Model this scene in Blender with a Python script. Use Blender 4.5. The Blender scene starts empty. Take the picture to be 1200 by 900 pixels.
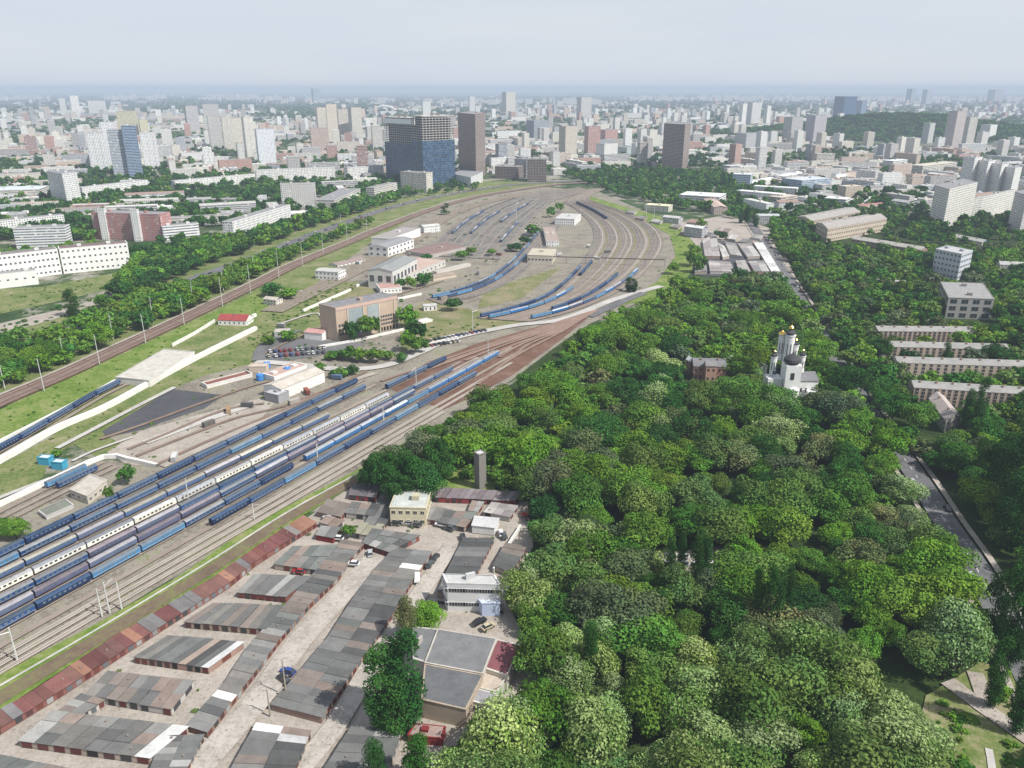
import bpy, math, random
import numpy as np
from mathutils import Vector, Matrix
random.seed(7); rng = np.random.default_rng(7)
R = math.radians
H = 180.0            # camera height above the ground, metres
FPX = 924.0          # focal length in reference pixels (1200 wide)
PITCH = math.atan((450 - 103.5) / FPX)
CP, SP = math.cos(PITCH), math.sin(PITCH)
col = bpy.context.scene.collection

def g(u, v, z=0.0):
    """reference pixel -> point on the level z"""
    x = (u - 600) / FPX; y = (450 - v) / FPX
    dy = CP + y * SP; dz = -SP + y * CP
    t = (z - H) / dz
    return Vector((x * t, dy * t, z))
def px(p):
    dx, dy, dz = p[0], p[1], p[2] - H
    f = dy * CP - dz * SP; up = dy * SP + dz * CP
    if f <= 1: return (-9999, -9999)
    return (600 + FPX * dx / f, 450 - FPX * up / f)
def height_at(p, v):
    y = (450 - v) / FPX
    dy = CP + y * SP; dz = -SP + y * CP
    return H + dz * p[1] / dy
def inside(p, poly):
    x, y = p[0], p[1]; c = False; n = len(poly); j = n - 1
    for i in range(n):
        xi, yi = poly[i][0], poly[i][1]; xj, yj = poly[j][0], poly[j][1]
        if (yi > y) != (yj > y) and x < (xj - xi) * (y - yi) / (yj - yi) + xi: c = not c
        j = i
    return c
def tag(o, label=None, cat=None, group=None, kind=None):
    if label: o['label'] = label
    if cat: o['category'] = cat
    if group: o['group'] = group
    if kind: o['kind'] = kind
    return o
def empty(name, loc, rz=0.0):
    o = bpy.data.objects.new(name, None); col.objects.link(o)
    o.location = loc; o.rotation_euler = (0, 0, rz); o.empty_display_size = 1
    return o
def link(name, me, parent=None, loc=(0, 0, 0), rz=0.0):
    o = bpy.data.objects.new(name, me); col.objects.link(o)
    o.location = loc; o.rotation_euler = (0, 0, rz)
    if parent: o.parent = parent
    return o
def copy_tree(o, parent=None):
    c = o.copy(); col.objects.link(c)
    if parent: c.parent = parent
    for ch in list(o.children): copy_tree(ch, c)
    return c

class MB:
    """collects faces with a colour and metre / cell uv each; builds ONE mesh"""
    def __init__(s): s.v = []; s.f = []; s.m = []; s.c = []; s.u = []
    def face(s, pts, col=(1, 1, 1), m=0, uv=None):
        i = len(s.v); s.v += [tuple(p) for p in pts]; n = len(pts)
        s.f.append(tuple(range(i, i + n))); s.m.append(m)
        s.c.append(col); s.u.append(uv or [(0.5, 0.5)] * n)
    def box(s, c, d, col=(1, 1, 1), m=0, rz=0.0, skip=()):
        cx, cy, cz = c; a, b, h = d[0] / 2, d[1] / 2, d[2] / 2
        k, q = math.cos(rz), math.sin(rz)
        P = [(cx + x * k - y * q, cy + x * q + y * k, cz + z) for z in (-h, h) for x, y in ((-a, -b), (a, -b), (a, b), (-a, b))]
        for n, idx in enumerate(((0, 1, 5, 4), (1, 2, 6, 5), (2, 3, 7, 6), (3, 0, 4, 7), (4, 5, 6, 7), (3, 2, 1, 0))):
            if n in skip: continue
            s.face([P[i] for i in idx], col, m)
    def walls(s, pts, z0, z1, col=(1, 1, 1), m=0, cell=3.2, floors=1):
        n = len(pts)
        for i in range(n):
            a, b = pts[i], pts[(i + 1) % n]
            L = math.hypot(b[0] - a[0], b[1] - a[1]); k = max(1, round(L / cell))
            s.face([(a[0], a[1], z0), (b[0], b[1], z0), (b[0], b[1], z1), (a[0], a[1], z1)], col, m,
                   [(0, 0), (k, 0), (k, floors), (0, floors)])
    def prism(s, pts, z0, z1, col=(1, 1, 1), m=0, bottom=False):
        s.walls(pts, z0, z1, col, m)
        s.face([(p[0], p[1], z1) for p in pts], col, m)
        if bottom: s.face([(p[0], p[1], z0) for p in reversed(pts)], col, m)
    def tube(s, p0, p1, r0, r1, n=6, col=(1, 1, 1), m=0):
        p0, p1 = Vector(p0), Vector(p1); d = (p1 - p0).normalized()
        a = d.cross(Vector((0, 0, 1)) if abs(d.z) < .9 else Vector((1, 0, 0))).normalized(); b = d.cross(a)
        r = [[p + (a * math.cos(t) + b * math.sin(t)) * q for t in (2 * math.pi * i / n for i in range(n))] for p, q in ((p0, r0), (p1, r1))]
        for i in range(n):
            j = (i + 1) % n; s.face([r[0][i], r[0][j], r[1][j], r[1][i]], col, m)
        s.face(r[1], col, m)
    def lathe(s, c, prof, n=12, col=(1, 1, 1), m=0):
        for (r0, z0), (r1, z1) in zip(prof, prof[1:]):
            for i in range(n):
                a, b = 2 * math.pi * i / n, 2 * math.pi * (i + 1) / n
                P = [(c[0] + r0 * math.cos(a), c[1] + r0 * math.sin(a), c[2] + z0), (c[0] + r0 * math.cos(b), c[1] + r0 * math.sin(b), c[2] + z0),
                     (c[0] + r1 * math.cos(b), c[1] + r1 * math.sin(b), c[2] + z1), (c[0] + r1 * math.cos(a), c[1] + r1 * math.sin(a), c[2] + z1)]
                s.face(P, col, m)
    def mesh(s, name, mats, o=(0, 0, 0)):
        me = bpy.data.meshes.new(name)
        me.from_pydata([(x - o[0], y - o[1], z - o[2]) for x, y, z in s.v], [], s.f)
        for mt in (mats if isinstance(mats, (list, tuple)) else [mats]): me.materials.append(mt)
        me.polygons.foreach_set('material_index', s.m)
        ca = me.color_attributes.new('col', 'FLOAT_COLOR', 'CORNER')
        cc = np.ones((len(me.loops), 4), np.float32); k = 0
        uu = np.zeros((len(me.loops), 2), np.float32)
        for f, c, u in zip(s.f, s.c, s.u):
            n = len(f); cc[k:k + n, :3] = c[:3]; uu[k:k + n] = u; k += n
        ca.data.foreach_set('color', cc.ravel())
        uv = me.uv_layers.new(name='UVMap'); uv.data.foreach_set('uv', uu.ravel())
        me.update(); return me
    def build(s, name, mats, parent=None, o=(0, 0, 0)):
        return link(name, s.mesh(name, mats, o), parent, (0, 0, 0) if parent else o)

# ---------------------------------------------------------------- materials
def mat(name, rough=0.85, spec=0.3, metal=0.0):
    m = bpy.data.materials.new(name); m.use_nodes = True
    nt = m.node_tree; b = nt.nodes['Principled BSDF']
    b.inputs['Roughness'].default_value = rough; b.inputs['Specular IOR Level'].default_value = spec
    b.inputs['Metallic'].default_value = metal
    return m, nt, b
def N(nt, t, **kw):
    n = nt.nodes.new(t)
    for k, v in kw.items():
        if k in n.inputs.keys(): n.inputs[k].default_value = v
        else: setattr(n, k, v)
    return n
def mixc(nt, fac, a, b, bt='MIX'):
    n = nt.nodes.new('ShaderNodeMix'); n.data_type = 'RGBA'; n.blend_type = bt
    for s, v in ((0, fac), (6, a), (7, b)):
        if isinstance(v, bpy.types.NodeSocket): nt.links.new(v, n.inputs[s])
        else: n.inputs[s].default_value = v if s == 0 else (*v, 1)[:4]
    return n.outputs[2]
def math_(nt, op, a, b=0.0, c=0.0):
    n = nt.nodes.new('ShaderNodeMath'); n.operation = op
    for i, v in enumerate((a, b, c)):
        if isinstance(v, bpy.types.NodeSocket): nt.links.new(v, n.inputs[i])
        else: n.inputs[i].default_value = v
    return n.outputs[0]
def noise(nt, scale, detail=4, rough=0.6, vec=None, dist=0.0):
    n = N(nt, 'ShaderNodeTexNoise', Scale=scale, Detail=detail, Roughness=rough, Distortion=dist)
    if vec is None:
        gm = N(nt, 'ShaderNodeNewGeometry'); vec = gm.outputs['Position']
    nt.links.new(vec, n.inputs['Vector']); return n.outputs['Fac']
def ramp(nt, fac, stops):
    n = nt.nodes.new('ShaderNodeValToRGB'); e = n.color_ramp.elements
    while len(e) > 1: e.remove(e[0])
    e[0].position = stops[0][0]; e[0].color = (*stops[0][1], 1)
    for p, c in stops[1:]:
        k = e.new(p); k.color = (*c, 1)
    nt.links.new(fac, n.inputs[0]); return n.outputs[0]
def attr(nt):
    a = N(nt, 'ShaderNodeAttribute'); a.attribute_name = 'col'; return a.outputs['Color']

def painted(name, rough=0.8, var=0.3, scale=0.25, fine=2.0, spec=0.3, metal=0.0):
    """colour attribute broken up by weathering noise"""
    m, nt, b = mat(name, rough, spec, metal); c = attr(nt)
    n1 = noise(nt, scale, 5, 0.65); n2 = noise(nt, fine, 3, 0.6)
    k = math_(nt, 'ADD', math_(nt, 'MULTIPLY', n1, var * 2), math_(nt, 'MULTIPLY', n2, var))
    k = math_(nt, 'ADD', k, 1 - var * 1.5)
    vm = N(nt, 'ShaderNodeVectorMath', operation='SCALE'); nt.links.new(c, vm.inputs[0]); nt.links.new(k, vm.inputs['Scale'])
    nt.links.new(vm.outputs[0], b.inputs['Base Color'])
    return m
def wallmat(name, ww=0.5, wh=0.5, glass=(0.05, 0.07, 0.10), ribbon=False, frame=(0.6, 0.6, 0.58), seam=0.85, balcony=0.0):
    """windows on the unit cells of the uv"""
    m, nt, b = mat(name, 0.8, 0.3)
    c = attr(nt); uv = N(nt, 'ShaderNodeUVMap').outputs[0]
    sp = N(nt, 'ShaderNodeSeparateXYZ'); nt.links.new(uv, sp.inputs[0]); U, V = sp.outputs[0], sp.outputs[1]
    fu = math_(nt, 'FRACT', U); fv = math_(nt, 'FRACT', V)
    iu = math_(nt, 'FLOOR', U); iv = math_(nt, 'FLOOR', V)
    cb = N(nt, 'ShaderNodeCombineXYZ'); nt.links.new(iu, cb.inputs[0]); nt.links.new(iv, cb.inputs[1])
    oi = N(nt, 'ShaderNodeObjectInfo'); nt.links.new(math_(nt, 'MULTIPLY', oi.outputs['Random'], 77.0), cb.inputs[2])
    wn = N(nt, 'ShaderNodeTexWhiteNoise', noise_dimensions='3D'); nt.links.new(cb.outputs[0], wn.inputs['Vector'])
    rv = wn.outputs['Value']
    du = math_(nt, 'ABSOLUTE', math_(nt, 'SUBTRACT', fu, 0.5)); dv = math_(nt, 'ABSOLUTE', math_(nt, 'SUBTRACT', fv, 0.52))
    inu = math_(nt, 'LESS_THAN', du, ww / 2) if not ribbon else math_(nt, 'LESS_THAN', du, 0.47)
    inv = math_(nt, 'LESS_THAN', dv, wh / 2)
    win = math_(nt, 'MULTIPLY', inu, inv)
    sm = math_(nt, 'GREATER_THAN', dv, 0.46); sm2 = math_(nt, 'GREATER_THAN', du, 0.47)
    seamf = math_(nt, 'MULTIPLY', math_(nt, 'MAXIMUM', sm, sm2), 1 - seam)
    n1 = noise(nt, 0.15, 5, 0.65)
    k = math_(nt, 'ADD', math_(nt, 'MULTIPLY', n1, 0.4), 0.8)
    vm = N(nt, 'ShaderNodeVectorMath', operation='SCALE'); nt.links.new(c, vm.inputs[0]); nt.links.new(k, vm.inputs['Scale'])
    base = mixc(nt, seamf, vm.outputs[0], (0.1, 0.1, 0.1))
    if balcony:
        # every few columns a stack of balconies, glazed or open
        cw = math_(nt, 'LESS_THAN', math_(nt, 'FRACT', math_(nt, 'MULTIPLY', math_(nt, 'ADD', iu, 0.5), 1 / balcony)), 1.01 / balcony)
        lowr = math_(nt, 'LESS_THAN', fv, 0.45)
        base = mixc(nt, math_(nt, 'MULTIPLY', math_(nt, 'MULTIPLY', cw, lowr), 0.6), base, ramp(nt, rv, [(0, (.5, .5, .5)), (.4, (.3, .35, .4)), (.7, (.45, .35, .25)), (1, (.6, .6, .58))]))
    gl = ramp(nt, rv, [(0, glass), (0.6, tuple(x * 1.8 for x in glass)), (0.85, tuple(x * 2.4 + .01 for x in glass)), (1, frame)])
    fin = mixc(nt, win, base, gl)
    nt.links.new(fin, b.inputs['Base Color'])
    rr = math_(nt, 'SUBTRACT', 0.85, math_(nt, 'MULTIPLY', win, 0.6)); nt.links.new(rr, b.inputs['Roughness'])
    return m
M = {}
M['paint'] = painted('weathered_paint', 0.75, 0.22, 0.12, 1.1)
M['coach'] = painted('coach_paint', 0.6, 0.42, 0.3, 1.8)
M['roof'] = painted('bitumen_roof', 0.92, 0.42, 0.22, 1.4, 0.15)
M['car'] = painted('car_paint', 0.25, 0.05, spec=0.6)
M['metal'] = painted('galvanised_metal', 0.45, 0.15, metal=0.4)
M['concrete'] = painted('concrete', 0.9, 0.25, 0.2, 1.5)
M['glass'] = painted('dark_window_glass', 0.15, 0.25, 0.3, 1.0, spec=0.8)
M['gold'] = painted('gilded_metal', 0.25, 0.08, metal=0.9)
M['panel'] = wallmat('panel_block_wall', 0.46, 0.5, balcony=4)
M['flats'] = wallmat('plastered_flats_wall', 0.36, 0.48)
M['ribbon'] = wallmat('ribbon_window_wall', 0.9, 0.42, ribbon=True)
M['office'] = wallmat('large_window_wall', 0.66, 0.62, glass=(0.05, 0.06, 0.07))
M['curtain'] = wallmat('blue_curtain_wall', 0.94, 0.80, glass=(0.02, 0.045, 0.085), ribbon=True, frame=(0.06, 0.11, 0.15))
M['frame'] = wallmat('open_concrete_frame', 0.72, 0.68, glass=(0.02, 0.02, 0.022), frame=(0.12, 0.12, 0.12))
M['brick'] = wallmat('brick_wall', 0.3, 0.45, glass=(0.03, 0.035, 0.045))

# ground sheets ------------------------------------------------------------
def groundmat(name, stops, s1, s2, rough=0.95, w=0.55, bump=0.0, extra=None):
    m, nt, b = mat(name, rough, 0.12)
    a = noise(nt, s1, 8, 0.68, dist=0.4); c = noise(nt, s2, 5, 0.7)
    f = math_(nt, 'ADD', math_(nt, 'MULTIPLY', a, w), math_(nt, 'MULTIPLY', c, 1 - w))
    o = ramp(nt, f, stops)
    if extra: o = extra(nt, o)
    nt.links.new(o, b.inputs['Base Color']); return m
def speck(nt, o):
    n = noise(nt, 0.9, 3, 0.8)
    return mixc(nt, math_(nt, 'MULTIPLY', math_(nt, 'GREATER_THAN', n, 0.62), 0.5), o, (0.05, 0.045, 0.03))
M['grass'] = groundmat('short_grass', [(0.3, (0.05, 0.08, 0.022)), (0.44, (0.095, 0.14, 0.035)), (0.53, (0.17, 0.185, 0.075)), (0.62, (0.26, 0.23, 0.15))], 0.05, 0.5)
M['lush'] = groundmat('lush_grass', [(0.3, (0.06, 0.105, 0.02)), (0.47, (0.11, 0.175, 0.03)), (0.56, (0.19, 0.225, 0.07)), (0.66, (0.26, 0.23, 0.14))], 0.06, 0.4)
M['drygrass'] = groundmat('dry_grass', [(0.3, (0.075, 0.1, 0.03)), (0.46, (0.14, 0.16, 0.06)), (0.56, (0.23, 0.2, 0.12)), (0.7, (0.3, 0.26, 0.19))], 0.045, 0.5)
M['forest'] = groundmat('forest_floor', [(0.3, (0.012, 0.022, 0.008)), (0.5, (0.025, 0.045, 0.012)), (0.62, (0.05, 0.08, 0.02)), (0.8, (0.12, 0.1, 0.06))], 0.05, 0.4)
M['dirt'] = groundmat('packed_dirt', [(0.28, (0.15, 0.13, 0.11)), (0.45, (0.3, 0.265, 0.23)), (0.6, (0.4, 0.36, 0.32)), (0.75, (0.24, 0.22, 0.17))], 0.06, 0.7, extra=speck)
M['ballast'] = groundmat('grey_ballast', [(0.32, (0.1, 0.085, 0.068)), (0.45, (0.185, 0.165, 0.135)), (0.55, (0.27, 0.245, 0.205)), (0.59, (0.17, 0.19, 0.09)), (0.64, (0.24, 0.235, 0.15)), (0.7, (0.38, 0.35, 0.3))], 0.045, 0.5, extra=speck)
M['rust'] = groundmat('rusty_ballast', [(0.3, (0.085, 0.045, 0.032)), (0.5, (0.15, 0.085, 0.062)), (0.7, (0.23, 0.16, 0.13))], 0.05, 0.8)
M['asphalt'] = groundmat('worn_asphalt', [(0.3, (0.07, 0.07, 0.075)), (0.5, (0.13, 0.13, 0.135)), (0.7, (0.21, 0.205, 0.2))], 0.04, 0.6)
M['darkasphalt'] = groundmat('dark_asphalt', [(0.3, (0.045, 0.047, 0.053)), (0.6, (0.085, 0.087, 0.095)), (0.75, (0.16, 0.15, 0.14))], 0.03, 0.6)
M['pale'] = groundmat('pale_paving', [(0.3, (0.27, 0.26, 0.24)), (0.5, (0.42, 0.4, 0.38)), (0.7, (0.55, 0.53, 0.5))], 0.06, 0.6)
def cityground():
    m, nt, b = mat('urban_ground', 0.95, 0.1)
    a = noise(nt, 0.008, 8, 0.65, dist=0.6); c = noise(nt, 0.04, 6, 0.75)
    f = math_(nt, 'ADD', math_(nt, 'MULTIPLY', a, 0.5), math_(nt, 'MULTIPLY', c, 0.5))
    near = ramp(nt, f, [(0.4, (0.025, 0.05, 0.018)), (0.49, (0.05, 0.085, 0.03)), (0.53, (0.2, 0.19, 0.15)), (0.6, (0.34, 0.32, 0.29)), (0.68, (0.2, 0.195, 0.19))])
    # beyond the city: woods and fields
    d = noise(nt, 0.0006, 6, 0.6); far = ramp(nt, d, [(0.4, (0.02, 0.038, 0.02)), (0.55, (0.035, 0.055, 0.03)), (0.65, (0.12, 0.13, 0.1))])
    gm = N(nt, 'ShaderNodeNewGeometry'); s = N(nt, 'ShaderNodeSeparateXYZ'); nt.links.new(gm.outputs['Position'], s.inputs[0])
    mr = N(nt, 'ShaderNodeMapRange'); mr.inputs[1].default_value = 5500; mr.inputs[2].default_value = 9000
    nt.links.new(s.outputs[1], mr.inputs[0])
    nt.links.new(mixc(nt, mr.outputs[0], near, far), b.inputs['Base Color']); return m
M['city'] = cityground()
M['trackbed'] = groundmat('sooty_ballast', [(0.32, (0.09, 0.085, 0.08)), (0.46, (0.15, 0.14, 0.13)), (0.56, (0.22, 0.205, 0.185)), (0.63, (0.15, 0.155, 0.1)), (0.72, (0.27, 0.25, 0.22))], 0.045, 0.5, extra=speck)
M['alley'] = groundmat('dusty_lane', [(0.3, (0.19, 0.17, 0.15)), (0.46, (0.33, 0.3, 0.265)), (0.58, (0.44, 0.405, 0.365)), (0.7, (0.3, 0.28, 0.25))], 0.09, 0.7, extra=speck)
M['brown'] = groundmat('bare_brown_earth', [(0.3, (0.09, 0.065, 0.045)), (0.5, (0.15, 0.115, 0.08)), (0.62, (0.16, 0.16, 0.07)), (0.72, (0.12, 0.17, 0.045))], 0.08, 0.5)

LAYER = [0.0]
def sheet(name, poly, m, z=None, label=None):
    """a flat piece of ground given by its outline in reference pixels"""
    if z is None: LAYER[0] += 0.03; z = LAYER[0]
    mb = MB(); mb.face([g(*p, z) for p in poly], (1, 1, 1)); 
    o = mb.build(name, M[m]); tag(o, label, kind='structure'); return o
def smooth(pts, step=8.0):
    """Catmull-Rom through world points, resampled"""
    P = [Vector(p[:2]) for p in pts]; P = [2 * P[0] - P[1]] + P + [2 * P[-1] - P[-2]]; out = []
    for i in range(1, len(P) - 2):
        a, b, c, d = P[i - 1:i + 3]; n = max(2, int((c - b).length / step))
        for k in range(n):
            t = k / n
            out.append(0.5 * ((2 * b) + (c - a) * t + (2 * a - 5 * b + 4 * c - d) * t * t + (3 * b - a - 3 * c + d) * t ** 3))
    out.append(P[-2]); return out
def offset(line, d):
    out = []
    for i, p in enumerate(line):
        t = (line[min(i + 1, len(line) - 1)] - line[max(i - 1, 0)]).normalized()
        out.append(p + Vector((t.y, -t.x)) * d)       # positive = right of travel
    return out
ROADS = []
def ribbon(name, line, w, m, z, kind='structure', label=None, tree_gap=True):
    L, Rr = offset(line, -w / 2), offset(line, w / 2); mb = MB()
    for i in range(len(line) - 1):
        mb.face([(*L[i], z), (*Rr[i], z), (*Rr[i + 1], z), (*L[i + 1], z)][::-1] and [(*Rr[i], z), (*Rr[i + 1], z), (*L[i + 1], z), (*L[i], z)], (1, 1, 1))
    o = mb.build(name, M[m] if isinstance(m, str) else m); tag(o, label, kind=kind)
    if tree_gap: ROADS.append((line, w / 2))
    return o
def gl(*pts): return [g(*p) for p in pts]
# ---------------------------------------------------------------- ground
mb = MB(); W = 60000
for x0, x1, y0, y1 in ((-W, W, -200, 1e5),): mb.face([(x0, y0, 0), (x1, y0, 0), (x1, y1, 0), (x0, y1, 0)])
tag(mb.build('ground', M['city']), kind='structure')
sheet('dirt_ground', [(-80, 1010), (-80, 885), (0, 838), (130, 752), (250, 682), (355, 610), (410, 572), (500, 560), (620, 580), (640, 640), (640, 800), (620, 1010)], 'dirt')
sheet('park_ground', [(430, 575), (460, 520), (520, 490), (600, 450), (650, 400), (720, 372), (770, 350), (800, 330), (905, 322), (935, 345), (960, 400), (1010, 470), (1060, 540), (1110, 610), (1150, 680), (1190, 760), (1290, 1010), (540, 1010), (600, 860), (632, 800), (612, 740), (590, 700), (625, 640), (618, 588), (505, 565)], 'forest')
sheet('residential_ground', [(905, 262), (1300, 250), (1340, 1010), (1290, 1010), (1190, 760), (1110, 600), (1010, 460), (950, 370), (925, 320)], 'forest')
sheet('grass_verge', [(0, 470), (0, 640), (-60, 640), (-60, 400), (30, 380), (160, 335), (300, 288), (420, 245), (560, 212), (660, 214), (500, 270), (420, 330), (380, 400), (300, 440), (120, 540)], 'grass')
sheet('lush_lawn', [(-60, 508), (0, 480), (150, 412), (300, 343), (330, 352), (300, 372), (255, 374), (200, 405), (137, 442), (60, 495), (0, 528), (-60, 560)], 'lush')
sheet('lawn_between_walls', [(-60, 575), (0, 545), (67, 508), (175, 455), (230, 424), (300, 390), (330, 372), (372, 372), (374, 392), (310, 396), (262, 434), (200, 455), (107, 508), (60, 535), (50, 560), (0, 590), (-60, 620)], 'grass')
sheet('school_lawn', [(-40, 340), (50, 336), (155, 316), (180, 320), (150, 334), (90, 348), (0, 368), (-40, 375)], 'grass')
sheet('dirt_lot', [(-40, 392), (0, 379), (90, 358), (120, 346), (150, 336), (176, 332), (168, 338), (120, 354), (60, 375), (0, 392), (-40, 402)], 'dirt')
sheet('yard_ground', [(-60, 640), (0, 592), (90, 548), (125, 540), (185, 545), (120, 508), (202, 456), (240, 440), (300, 425), (375, 400), (470, 370), (430, 330), (372, 330), (440, 280), (520, 236), (620, 218), (700, 224), (790, 262), (800, 300), (770, 345), (690, 380), (660, 400), (600, 445), (520, 495), (420, 550), (300, 618), (120, 727), (0, 790), (-60, 830)], 'ballast')
sheet('weedy_field', [(372, 340), (430, 330), (440, 345), (372, 372)], 'drygrass')
sheet('weedy_triangle', [(468, 372), (500, 352), (620, 376), (560, 388), (470, 412)], 'drygrass')
sheet('weedy_strip', [(565, 345), (600, 330), (660, 312), (610, 350), (560, 362)], 'drygrass')
sheet('rusty_ground', [(455, 455), (500, 425), (560, 402), (640, 380), (690, 372), (655, 400), (600, 440), (560, 462), (520, 480)], 'rust')
sheet('sandy_yard', [(150, 545), (125, 530), (165, 505), (290, 470), (330, 462), (300, 498), (190, 545)], 'dirt')
sheet('dark_lot', [(120, 505), (202, 456), (262, 463), (240, 478), (160, 505), (125, 512)], 'darkasphalt')
sheet('car_park', [(300, 415), (330, 395), (372, 398), (430, 402), (400, 412), (330, 424), (300, 425)], 'asphalt')
sheet('bright_embankment', [(680, 226), (725, 240), (790, 258), (822, 278), (826, 300), (805, 325), (770, 348), (720, 360), (770, 330), (792, 300), (785, 275), (740, 252), (690, 234)], 'lush')
sheet('market_ground', [(795, 262), (850, 252), (905, 268), (935, 330), (905, 325), (812, 322), (826, 300)], 'dirt')
sheet('market_yard', [(822, 281), (884, 284), (912, 328), (811, 322), (814, 304), (826, 302)], 'darkasphalt')  # dark sheet under the stalls, laid to darken the gaps between rows
sheet('grass_strip', [(-60, 830), (0, 790), (120, 727), (210, 675), (300, 612), (420, 550), (510, 498), (530, 500), (425, 562), (355, 604), (250, 676), (130, 748), (0, 833), (-60, 875)], 'lush')
ribbon('brown_path', smooth(gl((-60, 858), (0, 820), (130, 741), (250, 667), (340, 606), (420, 562))), 6.5, 'brown', 0.75, tree_gap=False)
ribbon('pale_trail', smooth(gl((-60, 843), (0, 806), (130, 730), (250, 657), (340, 600), (440, 545), (512, 503))), 1.0, 'pale', 0.8, tree_gap=False)
# park clearings and paths
sheet('clearing', [(766, 650), (840, 640), (900, 640), (930, 660), (870, 690), (790, 700)], 'dirt')
sheet('clearing_grass', [(890, 790), (905, 740), (930, 746), (950, 762), (940, 790)], 'grass')
ribbon('footpath', smooth(gl((1110, 800), (1150, 830), (1205, 868), (1260, 905))), 6, 'dirt', 0.86)
ribbon('footpath', smooth(gl((1142, 790), (1150, 812), (1158, 835))), 5, 'dirt', 0.9)
ribbon('footpath', smooth(gl((905, 725), (950, 748), (975, 760))), 6, 'dirt', 0.9)
ribbon('footpath', smooth(gl((1158, 880), (1162, 905), (1160, 940))), 2, 'pale', 0.92)
sheet('lawn_corner', [(1118, 870), (1140, 850), (1165, 862), (1200, 890), (1260, 960), (1180, 975), (1120, 960)], 'grass')
sheet('rough_grass', [(1085, 815), (1110, 800), (1150, 775), (1215, 800), (1290, 900), (1290, 1000), (1080, 1000), (1075, 860)], 'grass', z=.5)
sheet('lawn_corner', [(1160, 795), (1215, 850), (1240, 870), (1210, 790), (1180, 770)], 'grass')
sheet('tower_clearing', [(500, 560), (520, 545), (580, 540), (580, 578), (500, 572)], 'lush')
# roads
highway = smooth(gl((-60, 440), (20, 412), (100, 378), (160, 354), (217, 331), (300, 301), (375, 272), (420, 256), (460, 243), (520, 229), (600, 217), (680, 212)))
ribbon('road', highway, 15, 'asphalt', 1.0, tree_gap=False); ROADS.append((highway, 4.5))
ribbon('pavement', offset(highway, 10), 2, 'dirt', 0.98, tree_gap=False)
street = smooth(gl((880, 262), (905, 300), (932, 342), (955, 380), (985, 430), (1015, 478), (1042, 515), (1075, 562), (1105, 610), (1140, 662), (1168, 715), (1205, 790), (1250, 880)))
ribbon('road', street, 11, 'asphalt', 1.0, tree_gap=False); ROADS.append((street, 2.5)); ROADS.append(([p for p in street if g(600, 760).y < p.y < g(600, 556).y], 12.5)); ROADS.append(([p for p in street if p.y > g(600, 374).y], 8))
ribbon('pavement', offset(street, -8.0), 2.5, 'dirt', 1.02, tree_gap=False)
ribbon('pavement', offset(street, 8.0), 2.0, 'dirt', 1.02, tree_gap=False)
yroad = smooth(gl((300, 425), (345, 428), (400, 434), (450, 430), (490, 415), (530, 398), (600, 383), (660, 375), (720, 352), (775, 336)))
ribbon('yard_road', yroad, 8, 'pale', 1.0)
ribbon('yard_road', smooth(gl((302, 424), (308, 408), (328, 396), (350, 388))), 8, 'asphalt', 1.04)
ribbon('yard_road', smooth(gl((690, 372), (735, 352), (755, 344))), 9, 'asphalt', 1.05)
ribbon('yard_path', smooth(gl((-60, 615), (0, 585), (60, 562))), 3, 'pale', 1.0)
ribbon('yard_path', smooth(gl((67, 527), (107, 506), (160, 478), (205, 455))), 3.5, 'pale', 1.0)
ribbon('yard_path', smooth(gl((85, 542), (110, 530), (155, 514))), 2, 'pale', 1.0)
ribbon('yard_path', smooth(gl((330, 380), (372, 368), (380, 390))), 2.5, 'pale', 1.0)
ribbon('alley', smooth(gl((230, 905), (300, 825), (350, 755), (400, 700), (440, 655))), 9, 'alley', 0.9)
ribbon('alley', smooth(gl((350, 905), (395, 850), (430, 790), (470, 730), (497, 690), (530, 640))), 7, 'alley', 0.9)
# road markings on the near street
mk = MB()
ln = smooth([(*p, 0) for p in street], 3.0)
for i in range(0, len(ln) - 1, 3):
    a, b = ln[i], ln[i + 1]; t = (b - a).normalized(); n = Vector((t.y, -t.x)) * 0.12
    mk.face([(*(a - n), 1.05), (*(a + n), 1.05), (*(b + n), 1.05), (*(b - n), 1.05)], (.7, .7, .68))
tag(mk.build('road_marking', M['paint']), kind='structure')

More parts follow.
